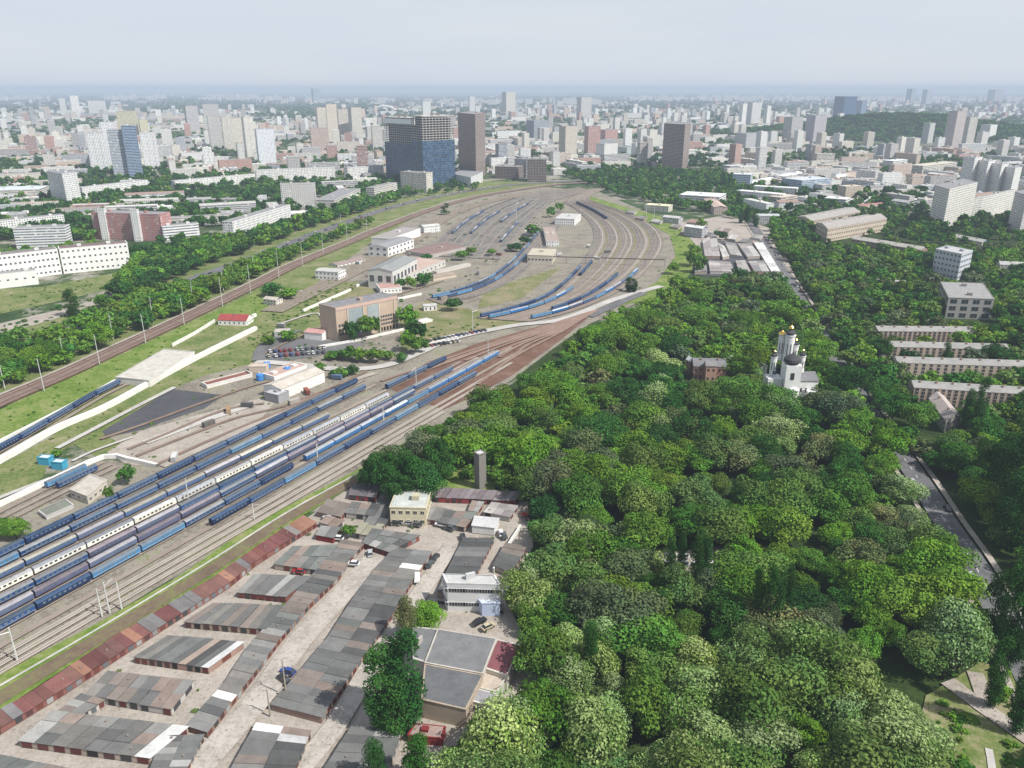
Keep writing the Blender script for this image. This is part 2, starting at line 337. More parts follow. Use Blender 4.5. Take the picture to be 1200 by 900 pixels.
# ---------------------------------------------------------------- rail tracks
def track_mat():
    m, nt, b = mat('sleepers', 0.9, 0.2)
    uv = N(nt, 'ShaderNodeUVMap').outputs[0]; sp = N(nt, 'ShaderNodeSeparateXYZ'); nt.links.new(uv, sp.inputs[0])
    f = math_(nt, 'LESS_THAN', math_(nt, 'FRACT', sp.outputs[0]), 0.45)
    n = noise(nt, 0.08, 5, .7)
    base = ramp(nt, n, [(0.35, (0.12, 0.09, 0.075)), (0.5, (0.18, 0.145, 0.12)), (0.65, (0.25, 0.21, 0.18))])
    c = mixc(nt, math_(nt, 'MULTIPLY', f, 0.7), base, attr(nt))
    nt.links.new(c, b.inputs['Base Color']); return m
M['sleepers'] = track_mat()
def track(line, c=(0.36, 0.33, 0.29), rail=(0.3, 0.24, 0.2), z=0.9, w=2.6, label=None):
    mb = MB(); L, Q = offset(line, -w / 2), offset(line, w / 2); s = 0
    for i in range(len(line) - 1):
        d = (line[i + 1] - line[i]).length / 0.6
        mb.face([(*Q[i], z), (*Q[i + 1], z), (*L[i + 1], z), (*L[i], z)], c, 0, [(s, 0), (s + d, 0), (s + d, 1), (s, 1)]); s += d
    for o_ in (-0.76, 0.76):
        a, b = offset(line, o_ - 0.07), offset(line, o_ + 0.07)
        for i in range(len(line) - 1):
            mb.face([(*b[i], z + .16), (*b[i + 1], z + .16), (*a[i + 1], z + .16), (*a[i], z + .16)], rail, 1)
            for e in (a, b): mb.face([(*e[i], z), (*e[i + 1], z), (*e[i + 1], z + .16), (*e[i], z + .16)], rail, 1)
    o = mb.build('railway_track', [M['sleepers'], M['paint']]); tag(o, label, kind='structure')
    if label is None: pass
    return line
def straight(a, b): return smooth([g(*a), g(*b)], 12)
PALE = (0.46, 0.43, 0.38); BROWN = (0.24, 0.17, 0.13)
TR = {}
def ext(a, b, x0=-90):
    """line through two pixels on the ground, carried back to the left edge of the picture"""
    return a, b
TR['a'] = track(straight((-70, 690), (427, 446)))
TR['b'] = track(straight((-70, 702), (440, 452)))
TR['c'] = track(straight((-70, 716), (520, 425)), PALE)
TR['d'] = track(straight((-70, 732), (540, 425)))
TR['e'] = track(straight((-70, 748), (560, 420)), PALE)
TR['f'] = track(straight((-70, 764), (580, 412)))
TR['g'] = track(straight((-70, 781), (600, 408)), PALE)
TR['h'] = track(straight((-70, 800), (610, 412)))
for p, q in (((-70, 812), (600, 426)), ((-70, 822), (560, 455)), ((-70, 832), (520, 484))): track(straight(p, q), PALE, (0.45, 0.4, 0.35))
svc = smooth(gl((318, 366), (350, 350), (400, 326), (440, 306), (480, 284), (520, 256), (560, 240), (620, 226)), 12)
ribbon('service_bed', svc, 22, 'ballast', 0.84, tree_gap=False)
for k in (-9, -4.5, 0, 4.5, 9): track(offset(svc, k), (0.26, 0.2, 0.15), (0.3, 0.25, 0.2), 1.0)
for p in (((118, 516), (165, 500), (230, 476), (300, 452), (345, 442)), ((150, 528), (200, 508), (262, 482), (310, 474)), ((160, 536), (215, 514), (280, 490), (330, 478), (400, 452)), ((300, 420), (345, 398), (372, 386), (420, 362), (470, 345), (520, 330)), ((180, 548), (240, 520), (300, 495), (360, 470), (430, 436))): track(smooth(gl(*p), 10), (0.24, 0.17, 0.13), (0.22, 0.15, 0.12), 0.99)
ribbon('sandy_strip', smooth(gl((190, 548), (260, 516), (330, 484), (400, 452), (440, 438))), 5, 'dirt', 0.83, tree_gap=False)
ribbon('sandy_strip', smooth(gl((170, 520), (240, 494), (300, 474))), 6, 'pale', 0.82, tree_gap=False)
# the fan of rusty tracks
for i, (sx, sy) in enumerate(((447, 448), (470, 444), (495, 437), (520, 428), (545, 424), (565, 424), (585, 420), (600, 420), (560, 452))):
    track(smooth(gl((sx, sy), ((sx + 640) / 2, (sy + 384 + i) / 2 - 1), (640 + i * 2, 383 + i), (668 + i, 374 + i * .6), (700, 364))), (0.27, 0.17, 0.13), (0.3, 0.2, 0.16), 1.1 + i * .004)
# main line on the left
mainline = smooth(gl((-70, 506), (0, 472), (75, 440), (150, 405), (215, 375), (300, 334), (350, 309), (415, 282), (435, 273), (475, 257), (515, 243), (560, 231), (600, 224), (660, 216), (720, 214)), 14)
ribbon('railway_embankment', mainline, 16, 'rust', 0.86)
ribbon('embankment_path', offset(mainline, -10), 3, 'dirt', 0.9)
for k in (-5.4, -1.3, 1.3, 5.4)[::1]: track(offset(mainline, k), (0.2, 0.14, 0.12), (0.22, 0.16, 0.14), 1.0)
# the curved yard in the middle distance
ci = smooth(gl((500, 351), (548, 338), (585, 318), (612, 292), (632, 268), (648, 250), (668, 232), (700, 222)), 12)
co = smooth(gl((560, 374), (600, 365), (640, 350), (668, 328), (690, 302), (700, 280), (694, 262), (676, 246), (664, 236), (690, 222)), 12)
cx_ = smooth(gl((618, 378), (665, 367), (715, 347), (752, 322), (772, 298), (776, 282), (765, 266), (738, 251), (705, 240), (690, 232), (712, 220)), 12)
def resample(line, n):
    d = [0]
    for a, b in zip(line, line[1:]): d.append(d[-1] + (b - a).length)
    out = []; j = 0
    for k in range(n + 1):
        s = d[-1] * k / n
        while j < len(d) - 2 and d[j + 1] < s: j += 1
        t = (s - d[j]) / max(1e-6, d[j + 1] - d[j]); out.append(line[j].lerp(line[j + 1], t))
    return out
A_, B_, C_ = resample(ci, 60), resample(co, 60), resample(cx_, 60)
def between(P, Q, t): return [p.lerp(q, t) for p, q in zip(P, Q)]
def bed(P, Q, z):
    mb = MB()
    for i in range(len(P) - 1): mb.face([(*P[i], z), (*Q[i], z), (*Q[i + 1], z), (*P[i + 1], z)])
    tag(mb.build('track_bed', M['trackbed']), kind='structure')
bed(A_, [a.lerp(b, .32) for a, b in zip(A_, B_)], .80); bed([b.lerp(a, .06) for a, b in zip(A_, B_)], C_, .82)
TC = []
for i in range(6): TC.append(track(between(A_, [a.lerp(b, .25) for a, b in zip(A_, B_)], i / 5.0), (0.25, 0.24, 0.23), z=1.0))
for i in range(9): ribbon('weedy_strip', between(B_, C_, (i + (.25 if i % 2 else .75)) / 9.0), 1.8, 'drygrass' if i % 2 else 'dirt', 0.9, tree_gap=False)
for i in range(10): TC.append(track(between(B_, C_, i / 9.0), ((0.4, 0.37, 0.33) if i % 3 == 1 else (0.22, 0.205, 0.19)), z=1.0))
for i in range(9): track(between(B_, C_, (i + .5) / 9.0), (0.2, 0.19, 0.175), z=.97)
# station throat, upper left stream
sl = resample(smooth(gl((500, 300), (520, 275), (548, 254), (585, 238), (620, 228), (680, 220)), 12), 40)
sr = resample(smooth(gl((585, 305), (600, 283), (618, 262), (634, 246), (648, 236), (690, 224)), 12), 40)
TS = []
bed(sl, sr, .81)
for i in range(9): TS.append(track(between(sl, sr, i / 8), (0.26, 0.25, 0.24), z=1.0))
for k in (0.06, 0.3, 0.55, 0.8):
    o = ribbon('station_platform', between(sl, sr, k)[8:30], 3.5, 'trackbed', 1.9)
# ---------------------------------------------------------------- coaches
CL = 22.0
SCH = {  # body, roof, window band
 'blue':   ((0.014, 0.05, 0.15), (0.085, 0.12, 0.17), 'blue coach with slate blue roof'),
 'grey':   ((0.018, 0.06, 0.17), (0.2, 0.21, 0.22), 'blue coach with weathered grey roof'),
 'navy':   ((0.012, 0.03, 0.09), (0.035, 0.07, 0.14), 'dark blue coach with dark blue roof'),
 'cream':  ((0.06, 0.1, 0.2), (0.42, 0.4, 0.34), 'coach with dusty cream roof'),
 'white':  ((0.62, 0.61, 0.56), (0.27, 0.28, 0.31), 'white sided coach with dark windows'),
 'ivory':  ((0.6, 0.58, 0.5), (0.5, 0.5, 0.5), 'ivory coach with pale grey roof'),
 'lilac':  ((0.1, 0.12, 0.2), (0.36, 0.35, 0.37), 'coach with pale lilac roof'),
 'mauve':  ((0.08, 0.08, 0.14), (0.22, 0.19, 0.21), 'coach with brownish mauve roof'),
 'bright': ((0.025, 0.13, 0.34), (0.4, 0.44, 0.48), 'bright blue coach with pale roof'),
 'sky':    ((0.05, 0.17, 0.33), (0.17, 0.21, 0.25), 'light blue coach with grey roof'),
}
def coach_meshes(k, tone=1.0):
    body, roof, _ = SCH[k]; body = tuple(x * tone for x in body); kr = (2 - tone) * random.uniform(.85, 1.1); roof = tuple(x * kr for x in roof); w = 1.42; L = CL / 2 - .35
    b = MB(); b.box((0, 0, 2.25), (2 * w, 2 * L, 2.3), body, skip=(4, 5))
    b.box((0, 0, 1.0), (2.7, 2 * L - .6, .3), (.03, .03, .035))
    # pale lining below the windows
    line = (0.5, 0.5, 0.42) if k in ('blue', 'grey', 'sky') else tuple(x * .6 for x in body)
    for s in (-1, 1): b.box((s * (w + .012), 0, 1.62), (.02, 2 * L - .3, .12), line)
    r = MB(); n = 6; z0 = 3.4; prev = None
    for i in range(n + 1):
        t = math.pi * i / n; p = (-(w + .05) * math.cos(t), z0 + 0.72 * math.sin(t))
        if prev: r.face([(p[0], -L, p[1]), (p[0], L, p[1]), (prev[0], L, prev[1]), (prev[0], -L, prev[1])], roof)
        prev = p
    for e in (-L, L):
        pts = [(-(w + .05) * math.cos(math.pi * i / n), e, z0 + 0.72 * math.sin(math.pi * i / n)) for i in range(n + 1)]
        r.face(pts if e < 0 else pts[::-1], tuple(x * .7 for x in body))
    for y in (-L + 2.2, -L / 3, L / 3, L - 2.2): r.box((0, y, z0 + .74), (.5, .7, .18), tuple(x * .7 for x in roof))
    wd = MB(); wd.box((0, 0, 0), (.05, 1.15, .85), (.02, .025, .03) if k in ('white', 'ivory') else (.12, .16, .2))
    bg = MB(); bg.box((0, 0, .62), (2.4, 3.4, .5), (.03, .028, .026))
    for y in (-1.2, 1.2):
        for x in (-.76, .76): bg.tube((x - .07, y, .46), (x + .07, y, .46), .46, .46, 10, (.08, .06, .05))
    cp = MB(); cp.box((0, 0, 2.1), (1.5, .7, 2.2), (.015, .015, .02))
    return dict(body=b.mesh('coach_body', M['coach']), roof=r.mesh('coach_roof', M['coach']), window=wd.mesh('coach_window', M['glass']),
                bogie=bg.mesh('coach_bogie', M['metal']), gangway=cp.mesh('coach_gangway', M['paint']))
CM = {k: [coach_meshes(k, t_) for t_ in (.82, 1.0, 1.15, 1.32)] for k in SCH}
ORD = ['first', 'second', 'third', 'fourth', 'fifth', 'sixth', 'seventh', 'eighth', 'ninth', 'tenth', 'eleventh', 'twelfth', 'thirteenth', 'fourteenth', 'fifteenth', 'sixteenth', 'seventeenth', 'eighteenth', 'nineteenth', 'twentieth']
def ordn(i): return ORD[i] if i < len(ORD) else str(i + 1) + 'th'
SIDE = {}
def coach(x, y, rz, k, label, group, z=1.0, windows=True):
    V_ = random.choice(CM[k]); t = empty('passenger_coach', (x, y, z), rz); t.scale = (.88, 1, .86); tag(t, label, 'railway coach', group)
    bd = link('body', V_['body'], t); link('roof', V_['roof'], t)
    for yy in (-7.3, 7.3): link('bogie', V_['bogie'], t, (0, yy, 0))
    link('gangway', V_['gangway'], t, (0, CL / 2 - .3, 0))
    if windows:
        s = 1.44
        for i in range(9): link('window', V_['window'], bd, (s, -8.0 + i * 2.0, 2.45))
    return t
def train(line, s0, kinds, name, z=1.06, windows=True):
    """coaches end to end along a track, starting s0 metres from its near end"""
    d = [0]
    for a, b in zip(line, line[1:]): d.append(d[-1] + (b - a).length)
    def at(s):
        for j in range(len(line) - 1):
            if d[j + 1] >= s or j == len(line) - 2:
                return line[j].lerp(line[j + 1], (s - d[j]) / (d[j + 1] - d[j]))
    for i, k in enumerate(kinds):
        a, b = at(s0 + i * CL), at(s0 + (i + 1) * CL)
        if s0 + (i + 1) * CL > d[-1] + 4: break
        if k is None: continue
        c = (a + b) / 2; t = b - a
        coach(c.x, c.y, math.atan2(t.y, t.x) - math.pi / 2, k, f"{SCH[k][2]}, {ordn(i)} in {name}", 'coaches of ' + name, z, windows)
def s_of(line, u, v):
    p = g(u, v).to_2d(); best = (1e9, 0); s = 0
    for a, b in zip(line, line[1:]):
        t = max(0, min(1, (p - a).dot(b - a) / (b - a).length_squared)); q = a.lerp(b, t)
        if (p - q).length < best[0]: best = ((p - q).length, s + t * (b - a).length)
        s += (b - a).length
    return best[1]
def fill(n, pat): return [pat[i % len(pat)] for i in range(n)]
def run(key, p0, p1, pat, name):
    ln = TR[key]; s0, s1 = s_of(ln, *p0), s_of(ln, *p1); n = max(1, round((s1 - s0) / CL))
    train(ln, s0, fill(n, pat), name)
run('a', (-35, 672), (427, 446), ['blue', 'navy', 'blue', 'blue', 'navy', 'blue'], 'the farthest train of the big yard')
run('b', (-42, 690), (437, 454), ['sky', 'grey', 'blue', 'grey', 'blue', 'blue'], 'the second train from the back')
run('c', (-40, 700), (392, 488), ['cream', 'cream', 'lilac', 'cream', 'cream', 'lilac', 'cream'], 'the cream roofed train')
run('c', (452, 458), (520, 425), ['blue', 'blue', 'navy'], 'the short train beyond the cream one')
run('d', (-30, 712), (450, 470), ['ivory', 'white', 'white', 'ivory', 'white', 'ivory'], 'the white sided train')
run('e', (-28, 728), (530, 435), ['grey', 'grey', 'mauve', 'lilac', 'grey', 'blue'], 'the fifth train from the back')
run('f', (-30, 744), (480, 465), ['lilac', 'mauve', 'lilac', 'mauve', 'mauve', 'grey'], 'the mauve roofed train')
run('g', (-30, 760), (352, 545), ['blue', 'navy', 'sky', 'sky', 'grey', 'blue', 'navy'], 'the long train beside the bare tracks')
run('g', (357, 543), (590, 414), ['bright', 'bright', 'bright', 'bright', 'sky'], 'the bright blue train')
run('h', (250, 620), (556, 444), ['navy', 'blue', 'sky', 'blue'], 'the train nearest the garages')
def crun(ln, p0, p1, pat, name):
    s0, s1 = s_of(ln, *p0), s_of(ln, *p1); n = max(1, round(abs(s1 - s0) / CL))
    train(ln, min(s0, s1), fill(n, pat), name, 1.16, False)
crun(TC[1], (502, 350), (630, 272), ['sky', 'blue', 'blue', 'grey'], 'the leftmost curved train')
crun(TC[3], (506, 351), (612, 300), ['blue', 'sky', 'blue'], 'the second curved train')
crun(TC[6], (562, 373), (690, 318), ['blue', 'blue', 'navy'], 'the dark curved middle train')
crun(TC[8], (566, 376), (672, 342), ['sky', 'bright', 'sky'], 'the pale blue curved train')
crun(TC[12], (634, 362), (735, 325), ['blue', 'navy', 'blue'], 'the curved train inside the outermost')
crun(TC[14], (622, 375), (752, 320), ['sky', 'bright', 'lilac', 'grey'], 'the outermost curved train')
crun(TC[9], (664, 240), (700, 258), ['navy', 'navy', 'navy'], 'the train at the far curve')
crun(TC[7], (640, 322), (668, 306), ['navy', 'blue'], 'the train by the platform building')
for i, (a, b) in enumerate((((525, 275), (560, 250)), ((545, 275), (575, 250)), ((590, 262), (620, 240)), ((580, 285), (606, 262)))):
    crun(TS[1 + i * 2], a, b, ['grey', 'lilac', 'blue'], ['the leftmost', 'the second', 'the third', 'the rightmost'][i] + ' train in the station throat')
lft = track(smooth(gl((-80, 568), (0, 531), (117, 463), (150, 448)), 12)); lf2 = track(offset(lft, 4.6))
train(lft, s_of(lft, -60, 560), fill(11, ['blue', 'navy', 'blue']), 'the train along the white wall', 1.0)
st1 = track(smooth(gl((-70, 634), (0, 602), (60, 572), (122, 543)), 10)); st2 = track(offset(st1, 5.5))
track(offset(st1, 10.5), z=.93)
train(st1, s_of(st1, 56, 575), ['sky', 'sky'], 'the back pair by the sheds', 1.0)
train(st2, s_of(st2, 78, 578), ['blue', 'blue'], 'the front pair by the sheds', 1.0)

# ---------------------------------------------------------------- masts
def mast_mesh(h, w=.3, arm=3.0, c=(.5, .5, .48)):
    a = MB(); a.tube((0, 0, 0), (0, 0, h), w, w * .6, 6, c)
    b = MB(); b.tube((0, 0, h - 1.5), (arm, 0, h - 1.1), .09, .07, 4, c); b.tube((0, 0, h - .2), (arm * .8, 0, h - 1.1), .05, .05, 4, c)
    return a.mesh('mast_pole', M['concrete']), b.mesh('mast_arm', M['metal'])
MM = mast_mesh(11, .24), mast_mesh(22, .22, 1.2, (.3, .27, .22))
def mast(u, v, kind, label, group, rz=0.0, sc=1.0):
    p = g(u, v); t = empty('lamp_mast' if kind else 'catenary_mast', (p.x, p.y, .6), rz); t.scale = (1.4, 1.4, sc)
    tag(t, label, 'floodlight mast' if kind else 'railway mast', group)
    link('pole', MM[kind][0], t); link('arm', MM[kind][1], t)
for i, (u, v, top) in enumerate(((6, 456, 425), (52, 459, 420), (76, 425, 395), (117, 428, 392), (133, 399, 368), (171, 403, 368), (180, 379, 349), (216, 381, 349), (227, 358, 330), (261, 360, 325), (262, 341, 317), (294, 345, 310), (298, 322, 298), (327, 326, 292), (328, 308, 288), (355, 313, 285), (379, 298, 270), (407, 284, 262), (400, 270, 250), (430, 273, 250))):
    p = g(u, v); mast(u, v, 0, 'tall pale catenary mast beside the brown main line', 'masts along the main line', 2.2 if i % 2 else -.8, max(.5, (height_at(p, top) - .6) / 11))
for i, (u, v, top) in enumerate(((120, 724, 690), (129, 720, 682), (143, 715, 682), (21, 776, 735), (222, 592, 560), (298, 610, 590), (373, 545, 520), (450, 500, 475), (488, 455, 430), (572, 420, 395), (554, 388, 362), (650, 235, 212), (630, 232, 215), (757, 255, 232), (766, 262, 238), (605, 262, 235), (705, 330, 308))):
    p = g(u, v); mast(u, v, 0, 'catenary mast standing between the yard tracks', 'masts in the rail yard', i * 1.3, max(.4, (height_at(p, top) - .6) / 11))
for i, (u, v, top) in enumerate(((512, 298, 262), (597, 240, 218), (336, 818, 775), (317, 840, 808))):
    p = g(u, v); mast(u, v, 1, ['tall mast beside the workshop halls', 'tall mast at the mouth of the station', 'wooden pole beside the blue car in the garage alley', 'wooden pole at the end of the central garage spine'][i], 'single tall masts', i, (height_at(p, top) - .6) / 22)

# ---------------------------------------------------------------- cars
CARC = {'white': (.7, .7, .7), 'silver': (.4, .41, .42), 'black': (.02, .02, .024), 'blue': (.02, .05, .22), 'red': (.3, .02, .02), 'dark grey': (.08, .085, .09), 'beige': (.45, .4, .28)}
def car_mesh(c, van=False):
    L, W_, z1 = (5.2, 2.0, 1.0) if van else (4.6, 1.85, .85)
    b = MB(); b.box((0, 0, (z1 + .3) / 2), (W_, L, z1 - .3), c); cab = MB()
    y0, y1, y2, y3, z2 = (-2.5, -2.3, 1.2, 2.0, 2.0) if van else (-2.0, -1.35, .55, 1.35, 1.5)
    w = W_ / 2 - .05; q = w - .2
    P = [(-w, y0, z1), (w, y0, z1), (w, y3, z1), (-w, y3, z1), (-q, y1, z2), (q, y1, z2), (q, y2, z2), (-q, y2, z2)]
    G_ = (.03, .035, .04)
    for f in ((0, 1, 5, 4), (1, 2, 6, 5), (2, 3, 7, 6), (3, 0, 4, 7)): cab.face([P[i] for i in f], c if van and f != (2, 3, 7, 6) else G_)
    rf = MB(); rf.face([P[4], P[5], P[6], P[7]], c); rf.box((0, (y1 + y2) / 2, z2 + .02), (2 * q, y2 - y1, .05), c)
    wh = MB(); wh.tube((-.1, 0, 0), (.1, 0, 0), .33, .33, 10, (.02, .02, .02)); wh.tube((.1, 0, 0), (-.1, 0, 0), .2, .33, 10, (.3, .3, .3))
    return b.mesh('car_body', M['car']), cab.mesh('car_cabin', M['glass']), rf.mesh('car_roof', M['car']), wh.mesh('car_wheel', M['paint']), L, W_
KM = {}
def car(u, v, rz, c, label, group=None, van=False, z=.9, sc=1.15):
    if (c, van) not in KM: KM[(c, van)] = car_mesh(CARC[c], van)
    b, cb, rf, wh, L, W_ = KM[(c, van)]; p = g(u, v)
    t = empty('delivery_van' if van else 'parked_car', (p.x, p.y, z), rz); t.scale = (sc, sc, sc); tag(t, label, 'van' if van else 'car', group)
    link('body', b, t); link('window_band', cb, t); link('roof', rf, t)
    for x in (-W_ / 2, W_ / 2):
        for y in (-L * .31, L * .31): link('wheel', wh, t, (x, y, .33))
car(414, 664, 1.45, 'white', 'white car parked in the alley below the red garages', z=.95)
car(489, 681, .1, 'white', 'white van parked in front of the central garage spine', van=True, z=.95)
car(504, 665, -.35, 'dark grey', 'dark grey car behind the white van in the alley')
car(510, 657, -.35, 'black', 'black car at the head of the line in the alley')
car(338, 791, 1.2, 'blue', 'dark blue car with a white bonnet beside the central garage spine')
car(333, 800, .9, 'black', 'black car beside the dark blue car')
car(358, 671, 1.5, 'blue', 'blue car by the red garage door')
car(351, 673, 1.4, 'red', 'red car next to the blue one by the garages')
car(396, 634, 1.4, 'white', 'white car beside the small red garage')
car(464, 616, 1.5, 'black', 'black car in front of the cream office')
car(478, 616, 1.4, 'silver', 'silver car in front of the cream office')
car(488, 618, 1.45, 'dark grey', 'dark grey car right of the cream office door')
car(517, 618, 1.2, 'white', 'white car by the small brick garages')
car(527, 622, 1.0, 'dark grey', 'dark grey car by the small brick garages')
car(572, 738, -.9, 'beige', 'yellowish car under the trees behind the grey factory')
car(562, 732, -.9, 'black', 'black car beside the yellowish one')
car(385, 610, 1.2, 'silver', 'silver car between the sheds at the head of the red row')
car(587, 628, .2, 'white', 'white car in the far alley')
car(591, 631, .2, 'dark grey', 'dark grey car in the far alley')
car(616, 608, .6, 'red', 'red car at the park edge')
car(620, 612, .6, 'black', 'black car at the park edge')
car(543, 633, .3, 'black', 'black car beside the dark garage row')
car(434, 652, .2, 'silver', 'silver car in the upper garage lane')
for i in range(22):
    c = random.choice(list(CARC)); car(316 + (i % 11) * 6.4 + random.uniform(-1, 1), 414 + (i // 11) * 5.5 - (i % 11) * .5, .5 + random.uniform(-.1, .1), c, f'{c} car in the depot car park', 'cars in the depot car park', z=1.1)
for i in range(20):
    c = random.choice(list(CARC)); car(505 + (i % 13) * 5.2 + random.uniform(-.6, .6), 401 - (i % 13) * 1.0 + (i // 13) * 6, .9, c, f'{c} car lined up by the rusty tracks', 'cars lined up by the rusty tracks')
def along(line, n, off, cols, label, group, s0=0, s1=1, z=1.05):
    pts = resample(offset(line, off), 400); cnt = {}
    for i in range(n):
        k = int((s0 + (s1 - s0) * (i + random.random() * .7) / n) * 399); p, q = pts[k], pts[min(k + 1, 400)]
        c = random.choice(cols); u, v = px((p.x, p.y, 0)); d = q - p
        car(u, v, math.atan2(d.y, d.x) - math.pi / 2, c, f'{c} car {label}', group, z=z)
along(street, 20, 4.2, ['white', 'silver', 'dark grey', 'black', 'blue'], 'parked along the park side of the tree lined street', 'cars on the right kerb of the street', .05, .95)
along(street, 14, -4.2, ['white', 'silver', 'dark grey', 'black', 'red'], 'parked along the houses side of the tree lined street', 'cars on the left kerb of the street', .03, .95)
along(highway, 24, 3.8, ['white', 'silver', 'dark grey', 'black', 'red'], 'driving toward the camera on the highway', 'cars on the near lanes', .1, .9)
along(highway, 20, -3.8, ['white', 'silver', 'dark grey', 'black'], 'driving away on the far lanes of the highway', 'cars on the far lanes', .1, .9)
for i in range(10):
    c = random.choice(['white', 'silver', 'dark grey']); car(780 + (i % 5) * 20, 655 + (i // 5) * 9, 1.2, c, f'{c} car in the clearing of the wood', 'cars in the park clearing')
# ---------------------------------------------------------------- garages
FOOT = []     # building footprints (world), kept free of trees
GREYS = [(.15, .155, .15), (.12, .12, .118), (.19, .19, .185), (.23, .225, .215), (.165, .165, .16), (.1, .1, .1), (.2, .19, .175), (.17, .18, .17), (.27, .215, .185), (.22, .185, .165), (.33, .325, .31), (.14, .145, .14), (.17, .165, .155), (.15, .15, .145), (.18, .18, .175)]
REDS = [(.19, .1, .085), (.16, .085, .075), (.22, .125, .1), (.24, .22, .21), (.19, .08, .075), (.15, .065, .06), (.3, .16, .11), (.2, .19, .19), (.2, .09, .08), (.18, .075, .065)]
DOORS = [(.11, .03, .028), (.13, .045, .038), (.085, .04, .038), (.2, .2, .2), (.05, .05, .055), (.14, .05, .035), (.11, .12, .13), (.3, .3, .29)]
WALLC = [(.32, .25, .2), (.3, .2, .16), (.42, .4, .37), (.36, .3, .25)]
def wl(pts, z): return [g(*p, z).to_2d() for p in pts]
def garage_block(label, L, Rr, n, rows=1, h=2.8, pal=GREYS, doors=True, name='garage_row', cat='garages', wallc=None, group='garage rows', slope=0.0, strips=()):
    P, Q = resample(wl(L, h), n), resample(wl(Rr, h), n)
    c = (sum(P, Vector((0, 0))) + sum(Q, Vector((0, 0)))) / (2 * (n + 1))
    t = empty(name, (c.x, c.y, .7)); tag(t, label, cat, group); o = (c.x, c.y, .7)
    wallc = wallc or random.choice(WALLC)
    def at(i, s): return P[i].lerp(Q[i], s)
    ins = .35 / max(4, (P[0] - Q[0]).length)
    out = [at(i, ins) for i in range(n + 1)] + [at(i, 1 - ins) for i in range(n, -1, -1)]
    e0 = (P[1] - P[0]).normalized() * .3; e1 = (P[-1] - P[-2]).normalized() * .3
    out[0] = out[0] + e0; out[-1] = out[-1] + e0; out[n] = out[n] - e1; out[n + 1] = out[n + 1] - e1
    w = MB(); w.walls([(p.x, p.y) for p in out][::-1] if False else [(p.x, p.y) for p in out], 0.3, h - .12, wallc); w.build('wall', M['concrete'], t, o)
    FOOT.append([(p.x, p.y) for p in out])
    prev = None
    for r in range(rows):
        for i in range(n):
            s0, s1 = r / rows, (r + 1) / rows
            if rows > 1: s0 = s0 if r == 0 else s0 + .004
            cc = random.choice(pal)
            if prev and random.random() < .32: cc = prev
            prev = cc; kk = random.uniform(.7, 1.02); cc = tuple(x * kk for x in cc)
            if any(q[0] == r and (len(q) < 3 or q[2] == i) for q in strips): cc = [q[1] for q in strips if q[0] == r][0]
            e = .006; a, b, d, f = at(i, s0).lerp(at(i + 1, s0), e), at(i + 1, s0), at(i + 1, s1), at(i, s1).lerp(at(i + 1, s1), e)
            z = h + random.uniform(-.12, .14); zs = slope * (1 if rows == 1 else 1)
            za, zb = (z + zs, z) if r == 0 or rows == 1 else (z, z + zs)
            q = MB(); top = [(a.x, a.y, za), (b.x, b.y, za), (d.x, d.y, zb), (f.x, f.y, zb)]
            bot = [(x, y, zz - .16) for x, y, zz in top]
            q.face(top[::-1], cc)
            for k in range(4): q.face([top[k], top[(k + 1) % 4], bot[(k + 1) % 4], bot[k]], tuple(x * .6 for x in cc))
            if random.random() < .12:
                m_ = (a + d) / 2; q.box((m_.x, m_.y, z + .3 + zs / 2), (.5, .5, .6), (.25, .2, .17))
            q.build('roof_panel', M['roof'], t, o)
    if doors and rows >= 3:
        for r in range(rows):
            if random.random() < .1: continue
            a, b = at(0, (r + .03) / rows), at(0, (r + .97) / rows); m_ = (a + b) / 2; d = b - a; W_ = d.length * .66
            m_ = m_ + (P[0] - P[1]).normalized() * -.23
            q = MB(); q.box((m_.x, m_.y, 1.55), (W_, .2, 2.0), random.choice(DOORS[:3] + [(.05, .05, .05), (.02, .02, .02)]), rz=math.atan2(d.y, d.x)); q.build('garage_door', M['paint'], t, o)
    if doors:
        for side, off in ((0, -1), (1, 1)):
            for i in range(n):
                if random.random() < .08: continue
                a, b = at(i, ins if side == 0 else 1 - ins), at(i + 1, ins if side == 0 else 1 - ins)
                m_ = (a + b) / 2; d = b - a; W_ = min(3.6, d.length * .62); rz = math.atan2(d.y, d.x)
                nrm = (Q[i] - P[i]).normalized() * off * .05
                q = MB(); q.box((m_.x + nrm.x, m_.y + nrm.y, 1.55), (W_, .1, 1.9), random.choice(DOORS), rz=rz); q.build('garage_door', M['paint'], t, o)
    return t
garage_block('long diagonal row of garages with rusty red roofs below the grass embankment', [(-50, 864), (0, 831), (45, 805), (130, 747), (175, 720), (250, 676), (300, 640), (355, 603)], [(-35, 878), (0, 853), (75, 807), (155, 755), (207, 722), (270, 682), (300, 657), (372, 612)], 46, pal=REDS, wallc=(.2, .09, .075))
garage_block('dark patched garage block under the head of the red row, cut by the long alley', [(277, 694), (297, 672)], [(335, 700), (367, 675)], 1, 7, wallc=(.19, .07, .06))
garage_block('wide garage block with grey brown patched roof, second below the yellow one', [(214, 729), (250, 706)], [(312, 738), (332, 709)], 1, 9)
garage_block('garage block with a pale corrugated strip at its right end', [(155, 770), (197, 744)], [(244, 783), (287, 752)], 1, 10, strips=((9, (.5, .5, .5)), (7, (.07, .07, .07)), (6, (.3, .24, .2))))
garage_block('garage block with pinkish tan roof patches at its left', [(98, 814), (126, 786)], [(201, 832), (228, 797)], 2, 8)
garage_block('large garage block at the lower left with a bright corrugated strip', [(20, 868), (62, 832)], [(176, 889), (222, 851)], 3, 8, strips=((7, (.5, .5, .49)),))
